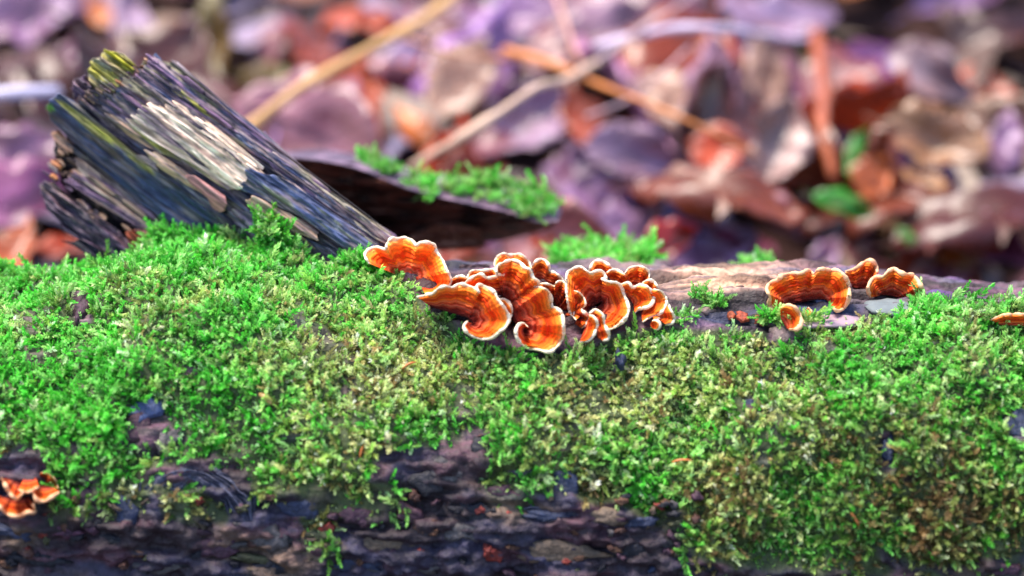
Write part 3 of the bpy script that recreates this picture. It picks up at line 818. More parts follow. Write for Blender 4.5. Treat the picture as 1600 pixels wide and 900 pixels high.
shard_sheet('bark_root', [(470, 290), (520, 322), (580, 352), (640, 372)], [(470, 430), (520, 436), (580, 440), (650, 440)], 1.23, 1.13, 0.03, [(0.016, 0.005, 0.004), (0.10, 0.04, 0.03)], 407)
shard_sheet('bark_fragment', [(640, 372), (680, 354), (720, 352), (750, 362)], [(640, 392), (690, 392), (730, 390), (760, 385)], 1.19, 1.2, 0.008, [(0.20, 0.06, 0.03), (0.34, 0.15, 0.10)], 409)

# ------------------------------------------------------------------ bracket fungi
def fungus(segs, label, bias=0.0, lift=0.008, tilt=0.45, tone=1.0, ripple=0.0016, nrip=5, seed=0, zone0=0.0, rim_r=0.00062, group=None, thick=0.012, yaw=0.0):
    """segs: list of (rim points, hinge start, hinge end) in photo pixels; the hinge sits on the log"""
    rim, hin = [], []
    for (pts, h0, h1) in segs:
        r = smooth_line(pts, 1.6)
        t = np.linspace(0, 1, len(r))[:, None]
        rim.append(r); hin.append(np.array(h0, float) * (1 - t) + np.array(h1, float) * t)
    rim = np.concatenate(rim); hin = np.concatenate(hin)
    # soften jumps of the hinge
    k = np.ones(9) / 9
    if len(hin) > 12:
        hin = np.stack([np.convolve(np.pad(hin[:, i], 4, 'edge'), k, 'valid') for i in range(2)], 1)
    n = len(rim); m = 18
    hc = hin.mean(0)
    x_, t_, dh = hit_log([hc[0]], [hc[1]])
    dh = dh[0]
    H = at(hc[0], hc[1], dh)
    nrm = -FWD + tilt * np.array([0, 0, 1.0]) + yaw * RIGHT
    nrm /= np.linalg.norm(nrm)
    T = np.linspace(0, 1, m)
    Q = hin[:, None] * (1 - T)[None, :, None] + rim[:, None] * T[None, :, None]
    R = ray(Q[..., 0], Q[..., 1])
    dpl = ((H - CAM) @ nrm) / (R @ nrm)
    dpl = np.clip(dpl, dh - 0.03, dh + 0.03)
    arc = np.concatenate([[0], np.cumsum(np.linalg.norm(np.diff(rim, axis=0), axis=1))])
    s = arc / arc[-1]
    rp = np.sin(2 * math.pi * nrip * s + seed * 1.7) + 0.7 * noise(arc * 0.09, 0 * arc, seed * 1.3, 7 + seed)
    w = bias + lift * T[None] ** 1.5 + 1.7 * ripple * rp[:, None] * T[None] ** 1.3 + 0.0009 * noise(arc * 0.3, 0 * arc, seed * 2.3, 57 + seed)[:, None] * T[None] ** 2
    w = w + 0.0004 * np.sin(T[None] * 26 + 2.0 * noise(arc * 0.05, 0 * arc, seed, 3)[:, None])
    w = w - 0.0022 * sstep(0.86, 1.0, T)[None]           # edge rolls over
    front = at(Q[..., 0], Q[..., 1], dpl - w)
    th = thick * (1 - T[None] ** 0.45) + 0.0012
    Qb = Q + (hin[:, None] - Q) * (0.02 * T)[None, :, None]
    back = at(Qb[..., 0], Qb[..., 1], dpl - w + th + bias * (1 - T[None]))
    base = H
    o = empty('bracket_fungus', base, label, 'fungus', group)
    VV, FF = closed_sheet(front, back)
    wob = 0.05 * fbm(arc * 0.05, 0 * arc, seed * 3.1, 19 + seed, 2)
    zone = np.clip(zone0 + (1 - zone0) * T[None] + wob[:, None] * (4 * T * (1 - T))[None], 0, 1)
    zb = np.full(zone.shape, 0.45)
    me = raw_mesh('cap', VV, FF, None, {'zone': np.concatenate([zone.ravel(), zb.ravel()]), 'tone': np.full(len(VV), tone)})
    cap = link('cap', me, M_CAP, o)
    # swollen pale margin round the growing edge
    edge = at(rim[:, 0], rim[:, 1], (dpl - w)[:, -1] + 0.0003)
    ex = np.minimum(np.linspace(0, n - 1, n), np.linspace(n - 1, 0, n))
    rr = rim_r * (0.55 + 0.45 * sstep(0, 8, ex)) * (1 + 0.5 * noise(arc * 0.14, 0 * arc, seed, 31) + 0.2 * noise(arc * 0.5, 0 * arc, seed, 32))
    tv, tf = tube(edge, rr, 8)
    link('margin', raw_mesh('margin', tv, tf), M_RIM if group == G1 else M_RIM2, cap)
    return o


G1 = 'brackets of the large orange cluster'; G2 = 'brackets of the small cluster by the pale lichen'; G3 = 'brackets low on the wet bark'
fungus([([(577, 412), (570, 399), (576, 390), (589, 386), (602, 389), (604.5, 380), (612, 372), (620, 373), (632, 371), (643, 375), (651, 383), (657, 379), (670, 379), (679, 383), (682, 393), (691, 405), (697, 419), (705, 436), (702, 446), (688, 458), (664, 459)], (626, 432), (655, 440))],
       'bright orange scalloped bracket fungus standing alone at the foot of the broken branch', 0.004, 0.012, 0.4, 1.3, 0.0022, 4, 1, 0.12, group=G1)
fungus([([(652, 464), (664, 461.5), (677, 458), (684, 451), (696, 447), (706.5, 449), (718, 443.5), (730.5, 446), (743, 451), (749, 457)], (672, 479), (733, 497)),
        ([(744, 448), (750, 444), (761, 449), (772, 456), (778, 467), (787, 479), (793, 488), (795, 500), (789, 512), (782, 517), (771, 526.5), (757, 530), (744, 528), (730.5, 520.5), (724.5, 510), (730, 502.5)], (734, 500), (740, 506))],
       'wide orange bracket fungus with folded cream rim curling round into the moss', 0.016, 0.010, 0.3, 1.0, 0.0022, 5, 2, 0.05, group=G1)
fungus([([(727, 442), (740, 432), (752, 428), (760, 434), (772, 433), (786, 429)], (772, 461), (788, 462)),
        ([(776, 429), (776, 418), (786, 410), (800, 406.5), (812, 410), (820, 418), (828, 421), (832, 432), (841, 440), (839, 445.5), (829, 445)], (786, 464), (791, 480)),
        ([(836, 448), (844, 449), (856, 454), (862, 468), (863, 480)], (792, 484), (802, 503)),
        ([(870, 482), (878, 490), (880.5, 508), (880, 528), (870, 542), (858, 550), (840, 546), (824, 544), (810, 532), (806, 518), (810, 508), (818, 505.5), (825, 511)], (806, 506), (824, 516))],
       'largest orange bracket fungus, tall and wavy with a hooked lower lobe over the moss', 0.011, 0.012, 0.35, 1.0, 0.003, 7, 3, 0.0, group=G1)
fungus([([(773, 420), (774, 406), (786, 396), (797, 399), (812, 397), (822, 404), (831, 419)], (798, 434), (812, 434))], 'pinkish orange bracket fungus peeping over the top of the tall wavy one', 0.001, 0.006, 0.4, 1.0, 0.0015, 3, 4, 0.3, group=G1)
fungus([([(729, 435), (738, 423), (754, 423), (772, 421), (778, 428)], (752, 444), (768, 444))], 'thin orange bracket fungus tucked behind the left shoulder of the tall wavy one', 0.001, 0.006, 0.4, 0.9, 0.0015, 3, 5, 0.3, group=G1)
fungus([([(703, 438), (713, 433), (723, 432), (733, 437)], (708, 452), (726, 452))], 'narrow dark orange bracket fungus sliver between the lone bracket and the tall one', 0.001, 0.005, 0.4, 0.7, 0.0008, 2, 6, 0.25, group=G1)
fungus([([(831, 416), (840, 406), (850, 406), (857, 414), (858, 424), (869, 427), (881, 440)], (836, 436), (862, 448))], 'small dark red-orange two-lobed bracket fungus behind the tall wavy one', 0.002, 0.005, 0.4, 0.62, 0.0015, 3, 7, 0.15, group=G1)
fungus([([(779, 467), (790, 469), (798, 478), (800, 489), (796, 499)], (778, 486), (784, 496))], 'little ear-shaped orange bracket fungus behind the wide folded one', 0.010, 0.005, 0.3, 0.95, 0.0006, 2, 8, 0.35, group=G1)
fungus([([(840, 444), (854, 443.5), (868, 448), (869, 441.5), (879, 440), (889, 449), (892, 456), (891, 463), (885, 463.5), (895, 468.5), (898, 479), (896, 495)], (858, 462), (880, 494))], 'crumpled red-orange bracket fungus beside the hooked lobe of the tall one', 0.006, 0.008, 0.35, 0.78, 0.003, 6, 9, 0.1, group=G1)
fungus([([(893, 454), (903.5, 456), (912, 465), (915, 475), (909, 484), (918, 493), (918.5, 504), (909, 513)], (890, 470), (893, 504))], 'deep red-orange bracket fungus with two scallops beside the crumpled one', 0.010, 0.008, 0.35, 0.72, 0.002, 4, 10, 0.1, group=G1)
fungus([([(921, 492), (928, 495), (933, 505.5), (928.5, 521), (919.5, 532), (907, 534)], (917, 506), (907, 529))], 'slim petal-shaped orange bracket fungus drooping onto the moss', 0.016, 0.006, 0.3, 0.95, 0.0008, 2, 11, 0.35, group=G1)
fungus([([(921, 490), (930, 484), (941, 490), (943.5, 504), (950.5, 520), (949.5, 530), (942, 532)], (926, 504), (934, 528))], 'narrow twisted orange bracket fungus in front of the round funnel-shaped one', 0.014, 0.006, 0.3, 0.85, 0.001, 3, 12, 0.25, group=G1)
fungus([([(900, 500), (890, 486), (886, 464), (884.5, 443), (886.5, 427.5), (896, 419.5), (907.5, 417), (918, 424), (923, 426), (933.5, 423), (941, 424.5), (947, 434.5)], (922, 482), (938, 472)),
        ([(941, 436), (951, 440), (964, 442), (971, 449), (975.5, 462), (980, 472), (982.5, 485), (977, 498), (964, 509.5), (950, 515), (930, 512), (914, 506)], (941, 473), (926, 486))],
       'round funnel-shaped orange bracket fungus with a dark red centre', 0.009, 0.012, 0.35, 0.97, 0.002, 5, 13, 0.02, group=G1)
fungus([([(920.5, 426), (925, 413), (933.5, 407), (948, 412), (959, 421)], (934, 432), (950, 434))], 'small orange bracket fungus poking above the round funnel-shaped one', 0.001, 0.005, 0.4, 0.95, 0.001, 3, 14, 0.35, group=G1)
fungus([([(948, 426), (956.5, 421.5), (971, 426), (981, 435), (976, 443)], (955, 440), (966, 444))], 'little cupped orange bracket fungus at the shoulder of the round funnel-shaped one', 0.003, 0.006, 0.4, 0.85, 0.001, 2, 15, 0.3, group=G1)
fungus([([(976, 427), (984, 419), (995.5, 416), (1008.5, 419), (1014, 428), (1014, 436)], (986, 448), (1002, 450))], 'orange bracket fungus with square pale top edge, highest beside the bare wood', 0.004, 0.006, 0.4, 0.85, 0.0014, 3, 16, 0.25, group=G1)
fungus([([(1004, 442), (1014, 438), (1023, 442), (1028, 451)], (1004, 454), (1014, 458))], 'tiny orange bracket fungus wedged under the square-topped one', 0.003, 0.005, 0.4, 0.85, 0.0008, 2, 17, 0.4, group=G1)
fungus([([(970, 444), (982.5, 442), (988.5, 449), (1000, 445.5), (1013, 449), (1021, 460), (1020, 472), (1013, 479.5), (998.5, 483), (992, 489)], (980, 462), (990, 476))], 'smooth pale orange fan-shaped bracket fungus overlapping the stacked ones', 0.014, 0.008, 0.35, 1.05, 0.0012, 3, 18, 0.3, group=G1, yaw=0.2)
fungus([([(1021, 452), (1033, 455), (1040.5, 465), (1040, 478), (1031.5, 489.5), (1017, 495), (1004, 503)], (1008, 466), (1002, 492))], 'banded orange bracket fungus, second in the stack beside the bare wood', 0.013, 0.007, 0.35, 1.0, 0.001, 2, 19, 0.35, group=G1, yaw=0.3)
fungus([([(1041, 470), (1046, 483), (1037.5, 494), (1022, 500)], (1024, 478), (1018, 492))], 'thin banded orange bracket fungus, third in the stack beside the bare wood', 0.011, 0.005, 0.35, 0.92, 0.0008, 2, 20, 0.4, group=G1, yaw=0.3)
fungus([([(1044, 477), (1052, 493), (1051, 504), (1040, 507)], (1030, 488), (1030, 500))], 'last orange bracket fungus at the dark end of the stack by the bare wood', 0.010, 0.005, 0.35, 0.9, 0.0008, 2, 21, 0.35, group=G1, yaw=0.3)
fungus([([(1019, 501), (1026, 501), (1031, 507), (1028, 514), (1022, 514)], (1016, 506), (1018, 512))], 'pea-sized pale orange bud fungus hanging below the stack', 0.012, 0.004, 0.3, 1.05, 0.0003, 1, 22, 0.55, group=G1)

fungus([([(1210, 489), (1202, 476), (1203, 464), (1198, 452), (1203.5, 442), (1216, 437), (1222, 430.5), (1240, 427), (1251, 427), (1262.5, 422), (1272, 428), (1281, 420.5), (1298, 422), (1311, 423.5), (1320, 432), (1326.5, 449), (1326, 467), (1319, 481), (1308, 486), (1300, 479)], (1226, 476), (1292, 466))],
       'broad arched orange bracket fungus with thick peach rim beside the pale lichen', 0.004, 0.010, 0.45, 0.9, 0.0022, 7, 31, 0.05, rim_r=0.0008, group=G2)
fungus([([(1219, 482), (1227, 477), (1240, 479), (1250, 491), (1252, 504), (1246, 514), (1234, 515)], (1220, 498), (1228, 512))], 'small curled orange bracket fungus under the broad arched one', 0.009, 0.006, 0.35, 0.95, 0.001, 2, 32, 0.2, rim_r=0.0008, group=G2)
fungus([([(1254, 497), (1262, 496), (1268, 488), (1263, 480)], (1252, 490), (1258, 486))], 'tiny orange bracket fungus nub beside the small curled one', 0.006, 0.004, 0.4, 1.0, 0.0005, 1, 33, 0.4, group=G2)
fungus([([(1320, 424), (1335, 421), (1348, 411), (1360, 407), (1368, 415), (1371, 426)], (1332, 450), (1352, 452))], 'orange bracket fungus rising highest between the broad arched one and its neighbour', 0.001, 0.007, 0.45, 0.85, 0.0016, 3, 34, 0.1, rim_r=0.0008, group=G2)
fungus([([(1366, 424), (1354, 427), (1346, 440)], (1366, 440), (1356, 446))], 'little folded orange bracket fungus tucked against the highest one', 0.004, 0.005, 0.4, 1.0, 0.0006, 2, 35, 0.35, rim_r=0.001, group=G2)
fungus([([(1361, 465), (1356, 452), (1360.5, 439), (1369, 433), (1379, 432), (1387.5, 424), (1397.5, 420.5), (1409, 427), (1424, 429), (1433, 437), (1441, 452), (1448, 478), (1430, 480)], (1378, 461), (1412, 466))], 'arched orange bracket fungus standing right behind the pale lichen', 0.003, 0.009, 0.45, 0.9, 0.002, 5, 36, 0.08, rim_r=0.0008, group=G2)
fungus([([(1548, 500), (1566, 493), (1590, 491), (1618, 494), (1632, 502)], (1562, 508), (1616, 510))], 'flat orange bracket fungus half sunk in moss away from the clusters', 0.004, 0.006, 0.5, 0.9, 0.0012, 4, 37, 0.25, group=G2)

fungus([([(-14, 768), (-6, 784), (4, 797), (15, 804.5), (30, 807), (44, 800.5), (54, 800.5), (52, 788)], (4, 776), (44, 776))], 'lowest rusty orange bracket fungus on the wet bark, with a pale lip', 0.004, 0.016, 0.9, 0.72, 0.0016, 4, 41, 0.05, group=G3)
fungus([([(2, 747), (8, 757), (13, 767), (20, 776), (27, 779), (35, 771)], (16, 748), (36, 756))], 'rusty orange bracket fungus shelf hanging over the lowest one', 0.008, 0.014, 0.9, 0.7, 0.0014, 3, 42, 0.1, group=G3)
fungus([([(29, 765), (38, 769), (46, 768.5), (53, 765), (61, 760)], (36, 746), (58, 746))], 'rusty orange bracket fungus at the top middle of the low cluster', 0.006, 0.014, 0.9, 0.8, 0.001, 3, 43, 0.15, group=G3)
fungus([([(51, 768), (56, 780), (63, 783), (72, 782.5), (82, 776), (93, 769)], (56, 757), (82, 760))], 'pointed rusty orange bracket fungus shelf with cream edge over the dark bark', 0.007, 0.014, 0.9, 0.75, 0.001, 2, 44, 0.1, group=G3)
fungus([([(64, 738), (78, 742), (88, 752), (91, 764)], (56, 750), (76, 764))], 'dark red-brown bracket fungus at the back of the low cluster', 0.001, 0.006, 0.7, 0.35, 0.001, 2, 45, 0.1, rim_r=0.0004, group=G3)

# ------------------------------------------------------------------ moss
def make_sprigs(nvar=8, nodes=9):
    protos = []
    for k in range(nvar):
        r = np.random.default_rng(100 + k)
        L = 1.0
        bend = r.uniform(-0.35, 0.35, 2)
        quads = []
        for i in range(nodes):
            t = (i + 0.6) / nodes
            c = np.array([bend[0] * t * t, bend[1] * t * t, L * t])
            for j in range(3):
                a = i * 2.4 + j * 2.094 + r.uniform(-0.4, 0.4)
                out = np.array([math.cos(a), math.sin(a), 0])
                el = r.uniform(0.25, 0.9) + t * 0.5
                dr = out * math.cos(el) + np.array([0, 0, 1]) * math.sin(el)
                sd = np.cross(dr, out + np.array([0.01, 0.02, 0.3])); sd /= np.linalg.norm(sd)
                ln = (0.35 - 0.15 * t) * r.uniform(0.75, 1.25); wd = ln * r.uniform(0.19, 0.28)
                nn = np.cross(sd, dr)
                quads.append([c, c + dr * ln * 0.5 + sd * wd + nn * ln * 0.06, c + dr * ln - nn * ln * 0.12, c + dr * ln * 0.5 - sd * wd + nn * ln * 0.06])
        protos.append(np.array(quads).reshape(-1, 3))
    return np.stack(protos)                      # (nvar, nq*4, 3)


PROTO = make_sprigs(14, 8)
GREENS = np.array([[0.09, 0.56, 0.035], [0.06, 0.46, 0.025], [0.18, 0.64, 0.09], [0.32, 0.68, 0.16], [0.48, 0.76, 0.36]])
TANS = np.array([[0.68, 0.62, 0.27], [0.80, 0.72, 0.50], [0.42, 0.28, 0.11], [0.42, 0.50, 0.11], [0.62, 0.70, 0.29]])


def moss_object(name, P, N, size, tanw, label, seed=0, parent=None, bright=1.0, old_dim=0.1):
    r = np.random.default_rng(seed + 500)
    n = len(P)
    k = r.integers(0, len(PROTO), n)
    # sprigs stand away from the surface, sprawl sideways and droop a little
    tdir = r.normal(size=(n, 3)); tdir -= (tdir * N).sum(1)[:, None] * N
    tdir /= np.linalg.norm(tdir, axis=1)[:, None]
    Z = N * r.uniform(0.15, 0.8, n)[:, None] + tdir * r.uniform(0.4, 1.1, n)[:, None] + np.array([0, -0.12, 0.12])
    Z /= np.linalg.norm(Z, axis=1)[:, None]
    X = np.cross(Z, r.normal(size=(n, 3))); X /= np.linalg.norm(X, axis=1)[:, None]
    Y = np.cross(Z, X)
    s = size * r.uniform(0.55, 1.3, n) * (1 + 0.35 * fbm(P[:, 0] * 60, P[:, 1] * 60, P[:, 2] * 60, 35, 2))
    s = np.where(r.uniform(size=n) < 0.05, s * 1.6, s)
    wide = r.uniform(0.8, 1.25, n)
    Q = PROTO[k]
    V = (Q[..., 0:1] * (X * (s * wide)[:, None])[:, None] + Q[..., 1:2] * (Y * (s * wide)[:, None])[:, None] + Q[..., 2:3] * (Z * s[:, None])[:, None]) + (P - N * 0.0008)[:, None]
    g = GREENS[r.choice(5, n, p=[0.32, 0.26, 0.22, 0.15, 0.05])]; t = TANS[r.choice(5, n, p=[0.25, 0.1, 0.2, 0.25, 0.2])]
    tw = np.clip(tanw + 0.55 * fbm(P[:, 0] * 120, P[:, 1] * 120, P[:, 2] * 120, 39, 3) + r.uniform(-0.3, 0.3, n), 0, 1)[:, None]
    tw = tw * tw * (3 - 2 * tw)
    clump = 1 + 0.45 * fbm(P[:, 0] * 110, P[:, 1] * 110, P[:, 2] * 110, 37, 2)
    t = np.where((r.uniform(size=n) < old_dim)[:, None], np.array([0.26, 0.15, 0.06]) * r.uniform(0.6, 1.3, (n, 1)), t)
    c = (g * (1 - tw) + t * tw) * (clump * r.uniform(0.8, 1.2, n))[:, None] * bright
    nq = Q.shape[1]
    hgt = np.linspace(0.45, 1.25, nq)                   # older leaves at the foot of a shoot are duller
    tipc = (np.linspace(0, 1, nq) ** 2 * 0.22)[None, :, None] * np.array([0.55, 0.75, 0.45])
    leafv = np.repeat(r.uniform(0.85, 1.15, (n, nq // 4)), 4, axis=1)
    C = np.clip((c[:, None] * hgt[None, :, None] + tipc * np.mean(c, axis=1)[:, None, None] * 2.2) * leafv[..., None], 0.005, 0.9)
    base = np.arange(n * nq // 4) * 4
    F = np.concatenate([np.stack([base, base + 1, base + 2], 1), np.stack([base, base + 2, base + 3], 1)])
    me = raw_mesh(name, V.reshape(-1, 3), F, C.reshape(-1, 3), smooth=False)
    o = link(name, me, M_MOSS, parent)
    if parent is None: tag(o, label, 'moss', kind='stuff')
    else: o['kind'] = 'stuff'
    return o


NM = 130000
mx = rng.uniform(-0.38, 0.38, NM); mt = rng.uniform(-0.42, 1.75, NM)
mk = moss_mask(mx, mt)
keep = rng.uniform(size=NM) < mk ** 1.2 * 0.62
mx, mt = mx[keep], mt[keep]
P = log_pt(mx, mt, hummock(mx, mt)); N = log_nrm(mx, mt)
px, py, _ = project(P)
tn = fbm(mx * 34, mt * 3.4, 0, 83, 3)
tanw = 0.14 + 0.42 * sstep(-0.1, 0.4, tn)
tanw += 0.6 * np.exp(-((px - 570) / 210) ** 2 - ((py - 570) / 80) ** 2) + 0.42 * np.exp(-((px - 1440) / 190) ** 2 - ((py - 720) / 120) ** 2) + 0.25 * sstep(640, 860, py) + 0.3 * np.exp(-((px - 1520) / 90) ** 2 - ((py - 530) / 60) ** 2)  # py term: tanner lower down, part of the painted dimming of the flank
tanw += 0.2 * np.exp(-((px - 950) / 170) ** 2 - ((py - 640) / 60) ** 2)
tanw -= 0.5 * np.exp(-((px - 130) / 210) ** 2 - ((py - 590) / 90) ** 2) + 0.3 * np.exp(-((px - 350) / 120) ** 2 - ((py - 400) / 40) ** 2)
moss_object('moss', P, N, 0.0060, np.clip(tanw, 0.04, 0.85), 'bright green and straw-coloured moss carpet over the fallen log', 1, old_dim=np.clip(0.08 + 0.7 * np.exp(-((px - 1440) / 220) ** 2 - ((py - 740) / 130) ** 2) + 0.4 * sstep(640, 840, py), 0, 0.8))  # py term browns the low moss, putting the flank's dimness into its colour
print('moss sprigs', len(P))

# tufts climbing the foot of the branch
def creep(cx, cy, rx, ry, n):
    a = rng.uniform(0, 2 * math.pi, n); q = np.sqrt(rng.uniform(size=n))
    x_, t_, d_ = hit_log(cx + rx * q * np.cos(a), cy + ry * q * np.sin(a))
    return log_pt(x_, t_, 0.003), log_nrm(x_, t_)
cp = [creep(*q) for q in [(1118, 482, 14, 9, 40), (1092, 468, 9, 6, 22), (1205, 506, 16, 6, 40), (1450, 486, 18, 7, 60), (1068, 505, 20, 6, 50), (1260, 512, 20, 4, 30)]]
moss_object('moss', np.concatenate([q[0] for q in cp]), np.concatenate([q[1] for q in cp]), 0.0055, np.full(sum(len(q[0]) for q in cp), 0.25), 'scattered small moss tufts creeping over the bare wood between the bracket clusters', 6)
tp, tN = [], []
for (cx, cy, rx, ry, n) in [(290, 392, 50, 26, 420), (250, 385, 18, 20, 160), (350, 380, 26, 16, 150), (425, 372, 16, 24, 170), (412, 352, 8, 8, 50), (450, 400, 26, 18, 200), (550, 420, 26, 16, 190), (575, 430, 22, 12, 100), (400, 400, 40, 16, 220), (620, 440, 20, 10, 120), (225, 405, 20, 12, 90)]:
    a = rng.uniform(0, 2 * math.pi, n); q = np.sqrt(rng.uniform(size=n))
    X_ = cx + rx * q * np.cos(a); Y_ = cy + ry * q * np.sin(a)
    uv = np.stack([X_, Y_], 1) - BO
    d = branch_depth(uv @ EU, uv @ EV) - 0.010 - rng.uniform(0, 0.003, n)
    tp.append(at(X_, Y_, d)); tN.append(np.tile(-FWD + np.array([0, 0, 0.7]), (n, 1)))
tp = np.concatenate(tp); tN = np.concatenate(tN); tN /= np.linalg.norm(tN, axis=1)[:, None]
moss_object('moss', tp, tN, 0.0058, np.full(len(tp), 0.12), 'fresh green moss tufts climbing the foot of the broken branch', 2)

# moss on the upper edge of the shard
sp = []
for (cx, cy, rx, ry, n, dd) in [(575, 246, 16, 6, 50, 1.20), (602, 262, 22, 10, 90, 1.19), (660, 284, 24, 12, 90, 1.185), (668, 300, 10, 9, 40, 1.175), (720, 290, 30, 10, 90, 1.19), (800, 302, 62, 16, 170, 1.185), (838, 318, 34, 20, 190, 1.18), (760, 285, 22, 10, 100, 1.19)]:
    a = rng.uniform(0, 2 * math.pi, n); q = np.sqrt(rng.uniform(size=n))
    X_ = cx + rx * q * np.cos(a); Y_ = cy + ry * q * np.sin(a)
    sp.append(at(X_, Y_, dd - 0.018 * (Y_ - cy) / 30 - rng.uniform(0.0, 0.005, n)))
sp = np.concatenate(sp)
moss_object('moss', sp, np.tile([0, -0.5, 0.85], (len(sp), 1)), 0.0050, np.full(len(sp), 0.3), 'green moss', 3, parent=shard)

# two far tufts on the back of the crest
for (cx, cy, rx, ry, n, lab, sd) in [(940, 404, 78, 16, 900, 'blurred low moss cushion behind the large orange cluster', 4), (1180, 424, 26, 16, 260, 'small blurred moss tuft behind the bare pale wood', 5)]:
    a = rng.uniform(0, 2 * math.pi, n); q = np.sqrt(rng.uniform(size=n))
    X_ = cx + rx * q * np.cos(a); Y_ = cy + ry * q * np.sin(a)
    pb = at(X_, Y_, 1.15 - 0.0009 * (Y_ - cy) + rng.uniform(-0.006, 0.006, n))
    moss_object('moss', pb, np.tile([0, -0.35, 0.93], (n, 1)), 0.0062, np.full(n, 0.2), lab, sd)
    # a lump of rotten wood carries the cushion
    nb = 40
    th_ = np.linspace(0, 2 * math.pi, nb, endpoint=False)
    rings = []
    for k, (rr, hh) in enumerate([(0.02, 0.0), (0.5, -0.002), (0.85, -0.006), (1.0, -0.014), (1.05, -0.06)]):
        XX = cx + rx * rr * np.cos(th_) * (1 + 0.1 * np.sin(3 * th_)); YY = cy + ry * rr * np.sin(th_)
        Q = at(XX, YY, 1.155 - 0.0009 * (YY - cy)); Q[:, 2] += hh - 0.002
        rings.append(Q)
    R_ = np.stack(rings)
    idx = np.arange(5)[:, None] * nb + np.arange(nb)[None]
    i2 = np.roll(idx, -1, axis=1)
    FQ = np.stack([idx[:-1], idx[1:], i2[1:], i2[:-1]], -1).reshape(-1, 4)
    lump = link('rotten_wood', raw_mesh('rotten_wood', R_.reshape(-1, 3), FQ, np.tile([0.09, 0.05, 0.07], (5 * nb, 1))), M_PLATE, log)

# pale lichen-crusted chip on the log
def blob_on_log(name, px_, py_, a, b, h, mat, label, cat, dbias=0.0):
    x, t, d = hit_log([px_], [py_]); c = at(px_, py_, d[0] - dbias)
    s = d[0] * K
    nu, nv = 20, 12
    th_ = np.linspace(0, 2 * math.pi, nu, endpoint=False); ph = np.linspace(-math.pi / 2, math.pi / 2, nv)
    X = np.cos(ph)[None] * np.cos(th_)[:, None]; Y = np.cos(ph)[None] * np.sin(th_)[:, None]; Z = np.sin(ph)[None] + 0 * X
    sgn = lambda q, e: np.sign(q) * np.abs(q) ** e
    r = 1 + 0.4 * fbm(X * 2 + px_, Y * 2, Z * 2, 9, 3)
    V = np.stack([sgn(X, 0.8) * a * s * r, sgn(Y, 0.8) * h * 1.6 * r, sgn(Z, 0.8) * b * s * r], -1)
    V = V.reshape(-1, 3) + c
    i = np.arange(nu)[:, None] * nv + np.arange(nv - 1)[None]; j = ((np.arange(nu) + 1) % nu)[:, None] * nv + np.arange(nv - 1)[None]
    F = np.stack([i, j, j + 1, i + 1], -1).reshape(-1, 4)
    o = link(name, raw_mesh(name, V, F), mat, None, loc=c)
    return tag(o, label, cat)
blob_on_log('lichen_chip', 1390, 480, 36, 7, 0.005, M_STONE, 'flat pale grey-green lichen-crusted wood chip in front of the arched bracket', 'wood chip', 0.006)
blob_on_log('wood_chip', 1290, 502, 60, 5, 0.004, plain_mat('chip_wood', (0.30, 0.20, 0.24), 0.6, 0.3), 'long mauve sliver of wood lying below the broad arched bracket', 'wood chip', 0.004)

# needles and stalks caught in the moss
for k, (x0, y0, x1, y1, rad, lab) in enumerate([(1328, 800, 1342, 822, 0.0007, 'bright orange conifer needle upright in shaded moss'), (1402, 749, 1421, 740, 0.0006, 'short orange conifer needle lying flat near a dark bark hole'),
                                  (1462, 752, 1500, 762, 0.0006, 'long pale tan needle lying in brownish moss'), (406, 616, 424, 632, 0.0012, 'pale snapped twig end poking from straw-coloured moss'),
                                  (628, 576, 650, 566, 0.0005, 'thin rust needle among pale moss below the wide folded bracket'), (562, 715, 568, 696, 0.0006, 'upright rust needle in moss above dark bark'),
                                  (924, 534, 921, 556, 0.0005, 'thin rust stalk hanging below the petal-shaped bracket'), (1050, 722, 1082, 720, 0.0005, 'fine rust needle in green moss'),
                                  (150, 462, 158, 440, 0.0013, 'pale tan twig end standing by a dark gap in the moss')]):
    xx, tt, dd = hit_log([x0, x1], [y0, y1])
    p0, p1 = at(x0, y0, dd[0] - 0.005), at(x1, y1, dd[1] - 0.006)
    ts = np.linspace(0, 1, 6)[:, None]
    path = p0 * (1 - ts) + p1 * ts + np.array([0, 0, 0.0008]) * np.sin(ts * math.pi)
    tv, tf = tube(path, rad * np.array([0.7, 1, 1, 1, 0.8, 0.35]), 6)
    tag(link('needle', raw_mesh('needle', tv, tf), M_NEEDLE if k not in (2, 3, 8) else M_STRAW, None, loc=p0), lab, 'needle', 'needles caught in the moss')

